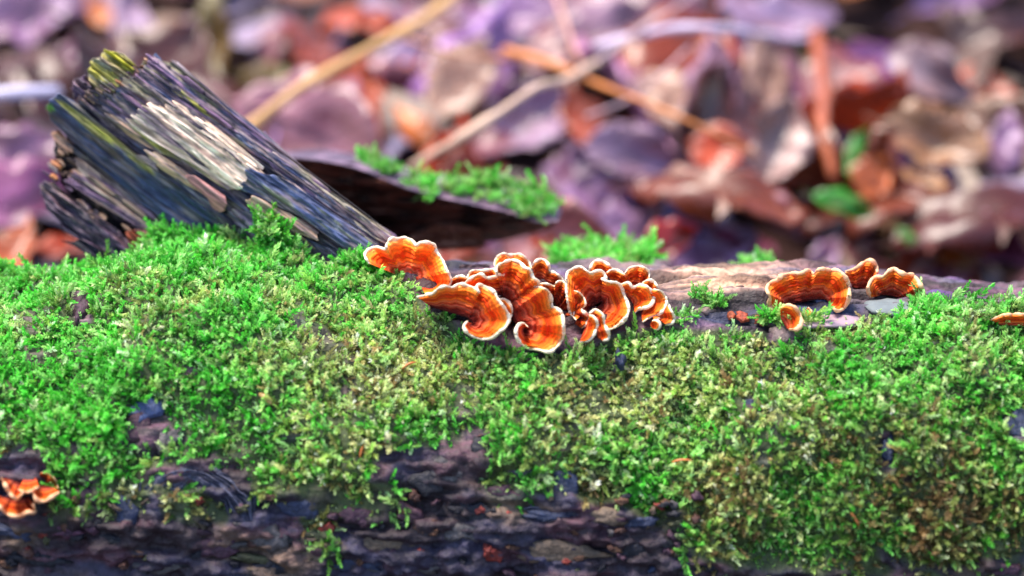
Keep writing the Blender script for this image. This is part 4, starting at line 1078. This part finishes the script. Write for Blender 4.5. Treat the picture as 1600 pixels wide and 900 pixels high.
# ------------------------------------------------------------------ leaf litter
def leaf_blade(kind, seed, curl, fold, nl=14, nw=7):
    r = np.random.default_rng(seed)
    t = np.linspace(0, 1, nl); a = np.linspace(-1, 1, nw)
    if kind == 'oval': w = np.sin(math.pi * t ** 0.85) ** 0.8
    elif kind == 'pointed': w = np.sin(math.pi * t ** 0.65) ** 1.15
    elif kind == 'lobed': w = np.sin(math.pi * t ** 0.8) ** 0.7 * (0.72 + 0.30 * np.sin(t * 22 + seed))
    else: w = np.sin(math.pi * t) ** 0.45
    w = np.clip(w, 0.04, 2)
    w = w * (1 + 0.30 * fbm(t * 5, 0 * t, seed * 1.7, seed, 3))
    asym = 1 + 0.22 * a * r.uniform(-1, 1)
    X = (t - 0.5)[:, None] + 0 * a[None]
    Y = 0.5 * w[:, None] * (a * asym)[None] * (1 + 0.09 * r.normal(size=(nl, nw))) + 0.10 * r.uniform(-1, 1) * np.sin(t * 3.0)[:, None]
    roll = curl * 1.3
    Z = curl * (X ** 2) * 0.9 + fold * np.abs(a)[None] * w[:, None] * 0.28 + 0.25 * roll * (Y ** 2) + 0.22 * fbm(X * 3.5 + seed, Y * 3.5, 0, seed, 3)
    Z = Z + 0.012 * np.sin(t * 38)[:, None] * np.abs(a)[None]
    V = np.stack([X, Y, Z], -1)
    back = V - np.array([0, 0, 0.008])
    VV, FF = closed_sheet(V, back)
    me = raw_mesh('leaf_blade', VV, FF); me.materials.append(M_LEAF)
    mid = V[:, nw // 2] + np.array([0, 0, 0.004])
    path = np.concatenate([[mid[0] + np.array([-0.16, 0.02, 0.01])], mid[:-1]])
    tv, tf = tube(path, np.linspace(0.016, 0.004, len(path)), 5)
    mr = raw_mesh('midrib', tv, tf); mr.materials.append(M_LEAF)
    return me, mr


LEAF_MESHES = {}
for kd in ('oval', 'pointed', 'lobed', 'oblong'):
    LEAF_MESHES[kd] = [leaf_blade(kd, 10 + i * 3 + len(kd), c, f) for i, (c, f) in enumerate([(0.25, 0.5), (0.7, 0.2), (-0.5, 0.6), (-0.9, 0.3), (0.4, 1.0), (1.1, 0.1)])]


def put_leaf(pos, xax, nrm, L, W, col, kind, var, label, group=None, name='dead_leaf'):
    blade, rib = LEAF_MESHES[kind][var % 6]
    x = np.asarray(xax, float); n = np.asarray(nrm, float); n /= np.linalg.norm(n)
    x = x - (x @ n) * n; x /= np.linalg.norm(x)
    y = np.cross(n, x)
    o = bpy.data.objects.new(name, blade); COL.objects.link(o)
    M = Matrix(((x[0] * L, y[0] * W, n[0] * L * 0.75, pos[0]), (x[1] * L, y[1] * W, n[1] * L * 0.75, pos[1]), (x[2] * L, y[2] * W, n[2] * L * 0.75, pos[2]), (0, 0, 0, 1)))
    o.matrix_world = M
    lum_ = sum(col) / 3
    col = tuple(min(0.9, max(0.004, (lum_ + (c_ - lum_) * 1.4))) ** 1.3 * 0.8 for c_ in col)
    o.color = (*col, 1)
    tag(o, label, 'leaf', group)
    c = bpy.data.objects.new('midrib', rib); COL.objects.link(c); c.parent = o
    c.color = (*[min(1, v * 1.25) for v in col], 1)
    return o


def hit_terrain(px_, py_, up=0.0):
    r = ray(px_, py_)
    ds = np.linspace(1.1, 3.5, 1200)
    P = CAM + r[None] * ds[:, None]
    f = P[:, 2] - terrain(P[:, 0], P[:, 1]) - up
    k = np.argmax(f < 0) if (f < 0).any() else len(ds) - 1
    return P[k], ds[k]


LAV = (0.46, 0.32, 0.46); LAVL = (0.60, 0.47, 0.60); PINK = (0.46, 0.24, 0.28); MAUVE = (0.30, 0.13, 0.24); ORNG = (0.62, 0.17, 0.02); PEACH = (0.78, 0.34, 0.14)
TANL = (0.50, 0.34, 0.24); CREAM = (0.68, 0.50, 0.42); BRN = (0.20, 0.055, 0.03); DBRN = (0.07, 0.018, 0.015); REDL = (0.42, 0.06, 0.03); OLVL = (0.26, 0.22, 0.09)
# px, py, length px, width px, angle deg (0 = rightwards, 90 = up), colour, kind, variant, face-camera 0..1, height above litter, label
HERO = [
    (210, 40, 120, 52, 105, LAVL, 'oval', 0, 0.7, 0.03, 'pale lavender upright leaf above the tip of the broken branch'),
    (152, 14, 80, 34, 120, PEACH, 'pointed', 1, 0.6, 0.03, 'peach-orange narrow leaf beside the pale lavender upright one'),
    (40, 30, 130, 80, 20, LAV, 'oblong', 0, 0.6, 0.03, 'violet ribbed leaf in the upper corner of the litter beyond the branch'),
    (285, 60, 120, 46, 60, LAV, 'oval', 2, 0.6, 0.02, 'lavender leaf leaning right behind the branch tip'),
    (336, 66, 150, 44, 95, OLVL, 'oblong', 0, 0.7, 0.03, 'upright olive-tan leaf between lavender leaf and dark hollow'),
    (404, 142, 140, 56, 8, OLVL, 'oval', 1, 0.5, 0.02, 'olive-green leaf lying flat under the thick straw'),
    (470, 200, 96, 58, 100, ORNG, 'oval', 3, 0.7, 0.02, 'bright orange tongue-shaped leaf rising behind the bark shard'),
    (514, 120, 170, 40, 80, LAV, 'pointed', 0, 0.6, 0.02, 'narrow upright lavender leaf beside the orange tongue'),
    (434, 70, 110, 60, 60, PINK, 'lobed', 2, 0.5, 0.02, 'pinkish lobed leaf under the thick straw'),
    (585, 170, 120, 66, 60, BRN, 'oval', 4, 0.5, 0.01, 'brown shadowed leaf below the pale blue one'),
    (642, 96, 84, 68, 70, LAVL, 'oval', 0, 0.8, 0.04, 'pale blue-lavender rounded leaf crossed by the thick straw'),
    (722, 124, 124, 88, 62, CREAM, 'oval', 1, 0.7, 0.04, 'large pale pinkish-cream oval leaf between the two straws'),
    (560, 24, 130, 60, -20, ORNG, 'lobed', 3, 0.4, 0.02, 'orange-brown lobed leaf behind the top of the thick straw'),
    (640, 190, 90, 50, 110, PEACH, 'pointed', 2, 0.5, 0.01, 'peach-brown leaf below the large cream oval'),
    (800, 30, 160, 80, 10, LAV, 'oblong', 1, 0.5, 0.03, 'broad lavender leaf high in the litter behind crossing stems'),
    (830, 190, 130, 96, 40, LAVL, 'oval', 4, 0.7, 0.02, 'broad pale lavender leaf under the slanting straw'),
    (750, 225, 100, 70, 20, PINK, 'oval', 2, 0.5, 0.02, 'pink-lavender leaf just over the mossy bark shard'),
    (900, 260, 120, 80, 70, LAV, 'pointed', 1, 0.6, 0.02, 'lavender pointed leaf standing right of the mossy shard'),
    (880, 80, 120, 70, 30, PINK, 'oval', 0, 0.5, 0.02, 'pinkish leaf behind the crossing thin stems'),
    (1006, 242, 160, 76, -14, LAVL, 'pointed', 2, 0.8, 0.05, 'large pale lavender leaf edged by a dark gap'),
    (1050, 160, 120, 84, -30, CREAM, 'oval', 1, 0.6, 0.03, 'cream-pink leaf below the orange twig'),
    (1004, 110, 130, 64, -20, PEACH, 'oval', 3, 0.5, 0.02, 'peach leaf behind the orange twig'),
    (1116, 140, 170, 78, 92, (0.56, 0.38, 0.48), 'pointed', 0, 0.85, 0.05, 'tall pink-lavender pointed leaf standing upright'),
    (1122, 232, 70, 66, 92, ORNG, 'oblong', 0, 0.7, 0.03, 'rusty orange leaf base under the tall pink pointed leaf'),
    (1194, 120, 130, 60, 88, CREAM, 'oval', 1, 0.8, 0.04, 'pale cream upright leaf beside the orange stick'),
    (1212, 222, 126, 80, 70, (0.60, 0.46, 0.44), 'oval', 4, 0.8, 0.04, 'round pale cream leaf below the upright cream one'),
    (1366, 276, 64, 58, 60, (0.72, 0.28, 0.12), 'oval', 0, 0.9, 0.05, 'rounded peach-orange leaf beside the green sprig'),
    (1462, 116, 140, 70, -35, (0.50, 0.40, 0.43), 'pointed', 2, 0.7, 0.04, 'pale grey-lavender leaf with dark shadow under it'),
    (1462, 222, 150, 74, -22, TANL, 'oblong', 0, 0.7, 0.05, 'tan ribbed leaf lying over a violet one'),
    (1438, 276, 120, 84, -30, (0.34, 0.24, 0.46), 'oval', 0, 0.7, 0.03, 'violet leaf under the tan ribbed leaf'),
    (1572, 220, 100, 60, 80, LAV, 'oval', 2, 0.7, 0.04, 'lavender upright leaf beyond the tan ribbed leaf'),
    (1356, 110, 140, 88, 50, (0.26, 0.13, 0.32), 'oblong', 3, 0.6, 0.02, 'deep purple ribbed leaf right of the orange stick'),
    (1210, 30, 160, 74, 0, LAVL, 'oblong', 1, 0.6, 0.04, 'broad pale blue-lavender leaf at the top of the litter above the horizontal twig'),
    (1560, 60, 170, 90, 20, DBRN, 'lobed', 2, 0.4, 0.02, 'dark chocolate lobed leaf at the far upper edge of the litter'),
    (1044, 376, 84, 50, 25, REDL, 'oval', 0, 0.8, 0.04, 'brick red small leaf lying near the low moss cushion'),
    (1092, 336, 110, 76, 35, (0.36, 0.34, 0.58), 'oval', 0, 0.7, 0.03, 'blue-lavender leaf sheltered under the arched brown leaf'),
    (1110, 392, 130, 70, 5, LAV, 'oblong', 1, 0.6, 0.02, 'violet leaf lying just behind the pale bare wood'),
    (1120, 292, 240, 90, -24, (0.30, 0.10, 0.05), 'oblong', 3, 0.35, 0.06, 'large arched rust-brown leaf rolled over the blue one'),
    (1210, 330, 110, 50, -50, PINK, 'pointed', 2, 0.6, 0.05, 'pinkish leaf edge at the end of the arched brown leaf'),
    (1530, 330, 240, 110, 12, (0.13, 0.03, 0.025), 'oblong', 3, 0.4, 0.06, 'big dark red-brown rolled leaf over a black gap'),
    (1545, 390, 150, 70, -35, (0.36, 0.14, 0.24), 'pointed', 4, 0.6, 0.03, 'magenta-brown leaf below the big dark rolled leaf'),
    (1500, 420, 110, 40, -60, PEACH, 'pointed', 2, 0.5, 0.02, 'peach-edged narrow leaf behind the arched brackets'),
    (1290, 400, 70, 40, 60, LAV, 'pointed', 0, 0.6, 0.01, 'wispy lavender leaf behind the broad arched bracket'),
    (1340, 380, 90, 54, 80, (0.30, 0.16, 0.18), 'oval', 2, 0.6, 0.01, 'dull mauve-brown leaf between green blade and brackets'),
    (30, 310, 150, 96, 35, (0.44, 0.22, 0.36), 'oval', 0, 0.6, 0.03, 'magenta-pink leaf below the horizontal twig left of the branch'),
    (26, 236, 130, 60, 0, (0.40, 0.26, 0.36), 'oval', 1, 0.6, 0.03, 'dusky pink leaf just under the horizontal twig'),
    (20, 100, 140, 80, 60, DBRN, 'lobed', 0, 0.4, 0.01, 'dark brown lobed leaf above the horizontal twig'),
    (100, 100, 120, 60, 70, MAUVE, 'oval', 2, 0.5, 0.02, 'purple leaf behind the lichen-yellow branch tip'),
    (110, 385, 90, 36, 10, ORNG, 'pointed', 1, 0.5, 0.02, 'orange leaf scrap under the dark curled bark'),
    (848, 366, 54, 40, 100, (0.75, 0.20, 0.03), 'lobed', 4, 0.8, 0.03, 'vivid orange crinkled leaf scrap below the mossy shard'),
    (776, 372, 70, 40, 20, (0.30, 0.14, 0.24), 'oval', 0, 0.7, 0.02, 'violet leaf scrap beside the vivid orange one'),
    (660, 30, 120, 70, 120, MAUVE, 'oval', 3, 0.5, 0.02, 'plum leaf right of the thick straw top'),
    (940, 40, 130, 60, 30, (0.50, 0.36, 0.44), 'oval', 0, 0.6, 0.04, 'dusty pink leaf behind the crossing of thin stems'),
    (990, 330, 120, 70, 60, (0.40, 0.20, 0.30), 'oval', 1, 0.6, 0.02, 'rose-mauve leaf left of the blue-lavender one'),
    (940, 330, 120, 70, -40, LAV, 'pointed', 4, 0.6, 0.02, 'lavender leaf sloping down to the low moss cushion'),
    (1250, 250, 110, 50, 80, BRN, 'pointed', 2, 0.5, 0.02, 'brown leaf at the foot of the orange stick'),
    (1160, 60, 110, 50, 60, TANL, 'oval', 0, 0.6, 0.02, 'tan leaf behind the horizontal twig'),
    (1540, 140, 120, 60, -30, ORNG, 'oval', 2, 0.5, 0.02, 'orange-brown leaf right of the pale grey-lavender one'),
]
HERO_POS = []
for (hx, hy, L, W, ang, col, kd, var, face, hgt, lab) in HERO:
    pos, d = hit_terrain(float(hx), float(hy), hgt)
    words = lab.split(); k_ = next((i for i, q in enumerate(words) if q in ('leaf', 'tongue-shaped', 'scrap')), 4)
    HERO_POS.append((pos, ' '.join(words[:k_ + 1])))
    s = d * K
    a = math.radians(ang)
    xax = RIGHT * math.cos(a) + UPV * math.sin(a)
    nrm = -FWD * face + np.array([0, 0, 1.0]) * (1.05 - face) + RIGHT * random.uniform(-0.2, 0.2)
    put_leaf(pos, xax, nrm, L * s * 1.2, W * s * 1.25, col, kd, var, lab)

FILL = [('mauve', (0.36, 0.16, 0.26), 'oval'), ('lavender', (0.50, 0.36, 0.50), 'pointed'), ('rust-brown', (0.34, 0.09, 0.025), 'lobed'),
        ('dark brown', (0.10, 0.025, 0.02), 'oblong'), ('orange-brown', (0.62, 0.18, 0.025), 'pointed'), ('dusty pink', (0.54, 0.32, 0.36), 'oval'), ('pale tan', (0.58, 0.42, 0.32), 'oblong')]
SHAPE_WORD = {'oval': ['shallow cupped oval', 'deeply cupped oval', 'folded oval', 'arched oval', 'sharply folded oval', 'rolled oval'],
              'pointed': ['shallow cupped pointed', 'deeply cupped pointed', 'folded pointed', 'arched pointed', 'sharply folded pointed', 'rolled pointed'],
              'lobed': ['shallow cupped lobed', 'deeply cupped lobed', 'folded lobed', 'arched lobed', 'sharply folded lobed', 'rolled lobed'],
              'oblong': ['shallow cupped oblong', 'deeply cupped oblong', 'folded oblong', 'arched oblong', 'sharply folded oblong', 'rolled oblong']}
cnt = 0
while cnt < 230:
    y = random.uniform(0.28, 1.65); x = random.uniform(-0.56, 0.56) * (1.35 + y * 0.3) / 1.35
    cname, col, kd = FILL[random.choices(range(7), [4, 3, 4, 4.5, 3, 3, 1.5])[0]]
    z = float(terrain(x, y)) + random.uniform(0.004, 0.035)
    a = random.uniform(0, 2 * math.pi)
    nrm = np.array([random.gauss(0, 0.45), random.gauss(-0.8, 0.5), 1.0])
    xax = np.array([math.cos(a), math.sin(a), random.gauss(0, 0.2)])
    v = random.uniform(0.7, 1.3)
    L = random.uniform(0.06, 0.13)
    var = random.randrange(6)
    pos = np.array([x, y, z])
    near = min(HERO_POS, key=lambda h: np.linalg.norm(h[0] - pos))
    rel = 'behind' if y - near[0][1] > 0.02 else 'in front of' if y - near[0][1] < -0.02 else 'beside'
    sz = 'small ' if L < 0.08 else 'large ' if L > 0.11 else ''
    lab = f'{sz}{cname} {SHAPE_WORD[kd][var]} leaf {rel} the {near[1]}'
    put_leaf(pos, xax, nrm, L, L * random.uniform(0.45, 0.7), tuple(min(1, q * v * random.uniform(0.85, 1.15)) for q in col), kd, var, lab, f'{cname} {kd} leaves scattered in the damp litter')
    cnt += 1

# uncountable fragments and farther leaves
nf = 6500
fx = rng.uniform(-2.2, 2.2, nf); fy = np.where(rng.uniform(size=nf) < 0.6, rng.uniform(0.12, 2.0, nf), rng.uniform(-1.2, 4.0, nf))
okf = ~((np.abs(fy) < 0.11)) & (np.hypot(fx - CAM[0], fy - CAM[1]) > 0.25)
fx, fy = fx[okf], fy[okf]; nf = len(fx)
fz = terrain(fx, fy) + rng.uniform(0.000, 0.010, nf)
shape = np.array([[-0.5, 0, 0.05], [-0.2, -0.26, 0.0], [0.2, -0.22, 0.03], [0.5, 0, 0.1], [0.2, 0.24, 0.06], [-0.2, 0.26, 0.02]])
A = rng.uniform(0, 2 * math.pi, nf); S = rng.uniform(0.025, 0.075, nf)
Zn = np.stack([rng.normal(0, 0.35, nf), rng.normal(-0.15, 0.35, nf), np.ones(nf)], 1); Zn /= np.linalg.norm(Zn, axis=1)[:, None]
Xn = np.stack([np.cos(A), np.sin(A), np.zeros(nf)], 1); Xn -= (Xn * Zn).sum(1)[:, None] * Zn; Xn /= np.linalg.norm(Xn, axis=1)[:, None]
Yn = np.cross(Zn, Xn)
Vf = (shape[None, :, 0:1] * Xn[:, None] + shape[None, :, 1:2] * Yn[:, None] + shape[None, :, 2:3] * Zn[:, None]) * S[:, None, None] + np.stack([fx, fy, fz], 1)[:, None]
b0 = np.arange(nf) * 6
Ff = np.concatenate([np.stack([b0, b0 + 1, b0 + 5], 1), np.stack([b0 + 1, b0 + 2, b0 + 5], 1), np.stack([b0 + 2, b0 + 4, b0 + 5], 1), np.stack([b0 + 2, b0 + 3, b0 + 4], 1)])
palf = np.array([c for _, c, _ in FILL])
Cf = np.repeat(palf[rng.integers(0, 7, nf)] * rng.uniform(0.1, 0.5, (nf, 1)), 6, axis=0)
tag(link('leaf_litter', raw_mesh('leaf_litter', Vf.reshape(-1, 3), Ff, Cf, smooth=False), M_LITTER), 'thin layer of broken brown and mauve leaf fragments over the soil', 'leaf litter', kind='stuff')

# ------------------------------------------------------------------ straws, stems and twigs over the litter
def stem(pts, r0, r1, col, name, label, cat='stem', flat=False):
    """pts: (px, py, height above the litter)"""
    P = np.array([hit_terrain(float(a), float(b), h)[0] for a, b, h in [(q[0], q[1], q[2] + 0.045) for q in pts]])
    P = smooth_line(P, 0.008)
    q = np.arange(len(P)) * 0.16
    sd = len(label)
    P = P + 0.0026 * np.stack([noise(q, 0 * q, sd, 71), noise(q, 0 * q, sd, 72), noise(q, 0 * q, sd, 73)], 1)
    knob = 1 + 0.22 * noise(q * 4, 0 * q, sd, 74) + 0.35 * (noise(q * 1.7, 0 * q, sd, 75) > 0.62)
    tv, tf = tube(P, np.linspace(r0, r1, len(P)) * knob, 8)
    m = plain_mat(name + '_surface', col, 0.45, 0.45, 0.08, 70, 0.3)
    return tag(link(name, raw_mesh(name, tv, tf), m, None, loc=P[0]), label, cat)


stem([(372, 208, 0.03), (450, 152, 0.05), (560, 90, 0.06), (640, 44, 0.06), (720, -18, 0.05)], 0.0034, 0.0028, (0.62, 0.34, 0.13), 'straw', 'thick pale orange straw slanting up behind the broken branch', 'straw')
stem([(640, 262, 0.03), (720, 210, 0.045), (820, 152, 0.055), (900, 112, 0.06), (980, 70, 0.06)], 0.0028, 0.0018, (0.64, 0.42, 0.30), 'straw', 'pale pinkish straw slanting up from the mossy bark shard', 'straw')
stem([(900, 116, 0.055), (960, 84, 0.06), (1040, 30, 0.05), (1100, -20, 0.05)], 0.0012, 0.0010, (0.50, 0.34, 0.36), 'grass_stem', 'fine grey-pink stem continuing past the pale straw')
stem([(870, -20, 0.05), (890, 50, 0.055), (915, 116, 0.05)], 0.0016, 0.0013, (0.58, 0.28, 0.20), 'grass_stem', 'short thin stem meeting the pale straw from above')
stem([(790, 82, 0.04), (860, 104, 0.05), (930, 128, 0.055), (1010, 160, 0.05), (1090, 196, 0.05), (1190, 246, 0.03)], 0.0024, 0.0010, (0.60, 0.20, 0.05), 'twig', 'orange tapering twig crossing under the thin stems', 'twig')
stem([(620, 62, 0.03), (700, 78, 0.04), (800, 86, 0.04)], 0.0012, 0.0012, (0.52, 0.22, 0.12), 'grass_stem', 'thin rust stem leading into the orange twig')
stem([(1276, 40, 0.0), (1288, 120, 0.012), (1284, 200, 0.006), (1302, 290, -0.01)], 0.0050, 0.0030, (0.36, 0.085, 0.03), 'stick', 'upright rusty orange stick standing among pale leaves', 'stick')
stem([(930, 66, 0.05), (1020, 52, 0.055), (1120, 46, 0.05), (1260, 58, 0.03)], 0.0032, 0.0022, (0.55, 0.44, 0.58), 'twig', 'pale lavender twig lying level above the upright leaves', 'twig')
stem([(-60, 150, 0.05), (20, 151, 0.05), (90, 150, 0.04)], 0.0032, 0.0028, (0.52, 0.46, 0.60), 'twig', 'pale grey twig lying level left of the broken branch', 'twig')
stem([(910, 180, 0.04), (980, 150, 0.05), (1080, 70, 0.05)], 0.0010, 0.0008, (0.55, 0.35, 0.38), 'grass_stem', 'hair-thin pinkish stem crossing the orange twig')

# green sprigs in the litter
for (hx, hy, L, W, ang, lab) in [(1342, 238, 86, 34, 70, 'green leaf beside the rounded peach-orange leaf'), (1332, 262, 50, 22, 100, 'narrow green leaflet under the upright green leaf'), (1318, 322, 104, 34, -22, 'green blade lying over the dark gap in the litter'),
                                 (1418, 372, 44, 18, -50, 'dim green leaflet above the arched bracket by the lichen chip'), (1248, 100, 50, 18, 70, 'small green leaflet left of the orange stick')]:
    pos, d = hit_terrain(float(hx), float(hy), 0.05)
    s = d * K; a = math.radians(ang)
    xax = RIGHT * math.cos(a) + UPV * math.sin(a)
    o = put_leaf(pos, xax, -FWD * 0.7 + np.array([0, 0, 0.4]), L * s, W * s * 1.2, (0.07, 0.34, 0.03), 'oval', 0, lab, None, 'green_leaf')
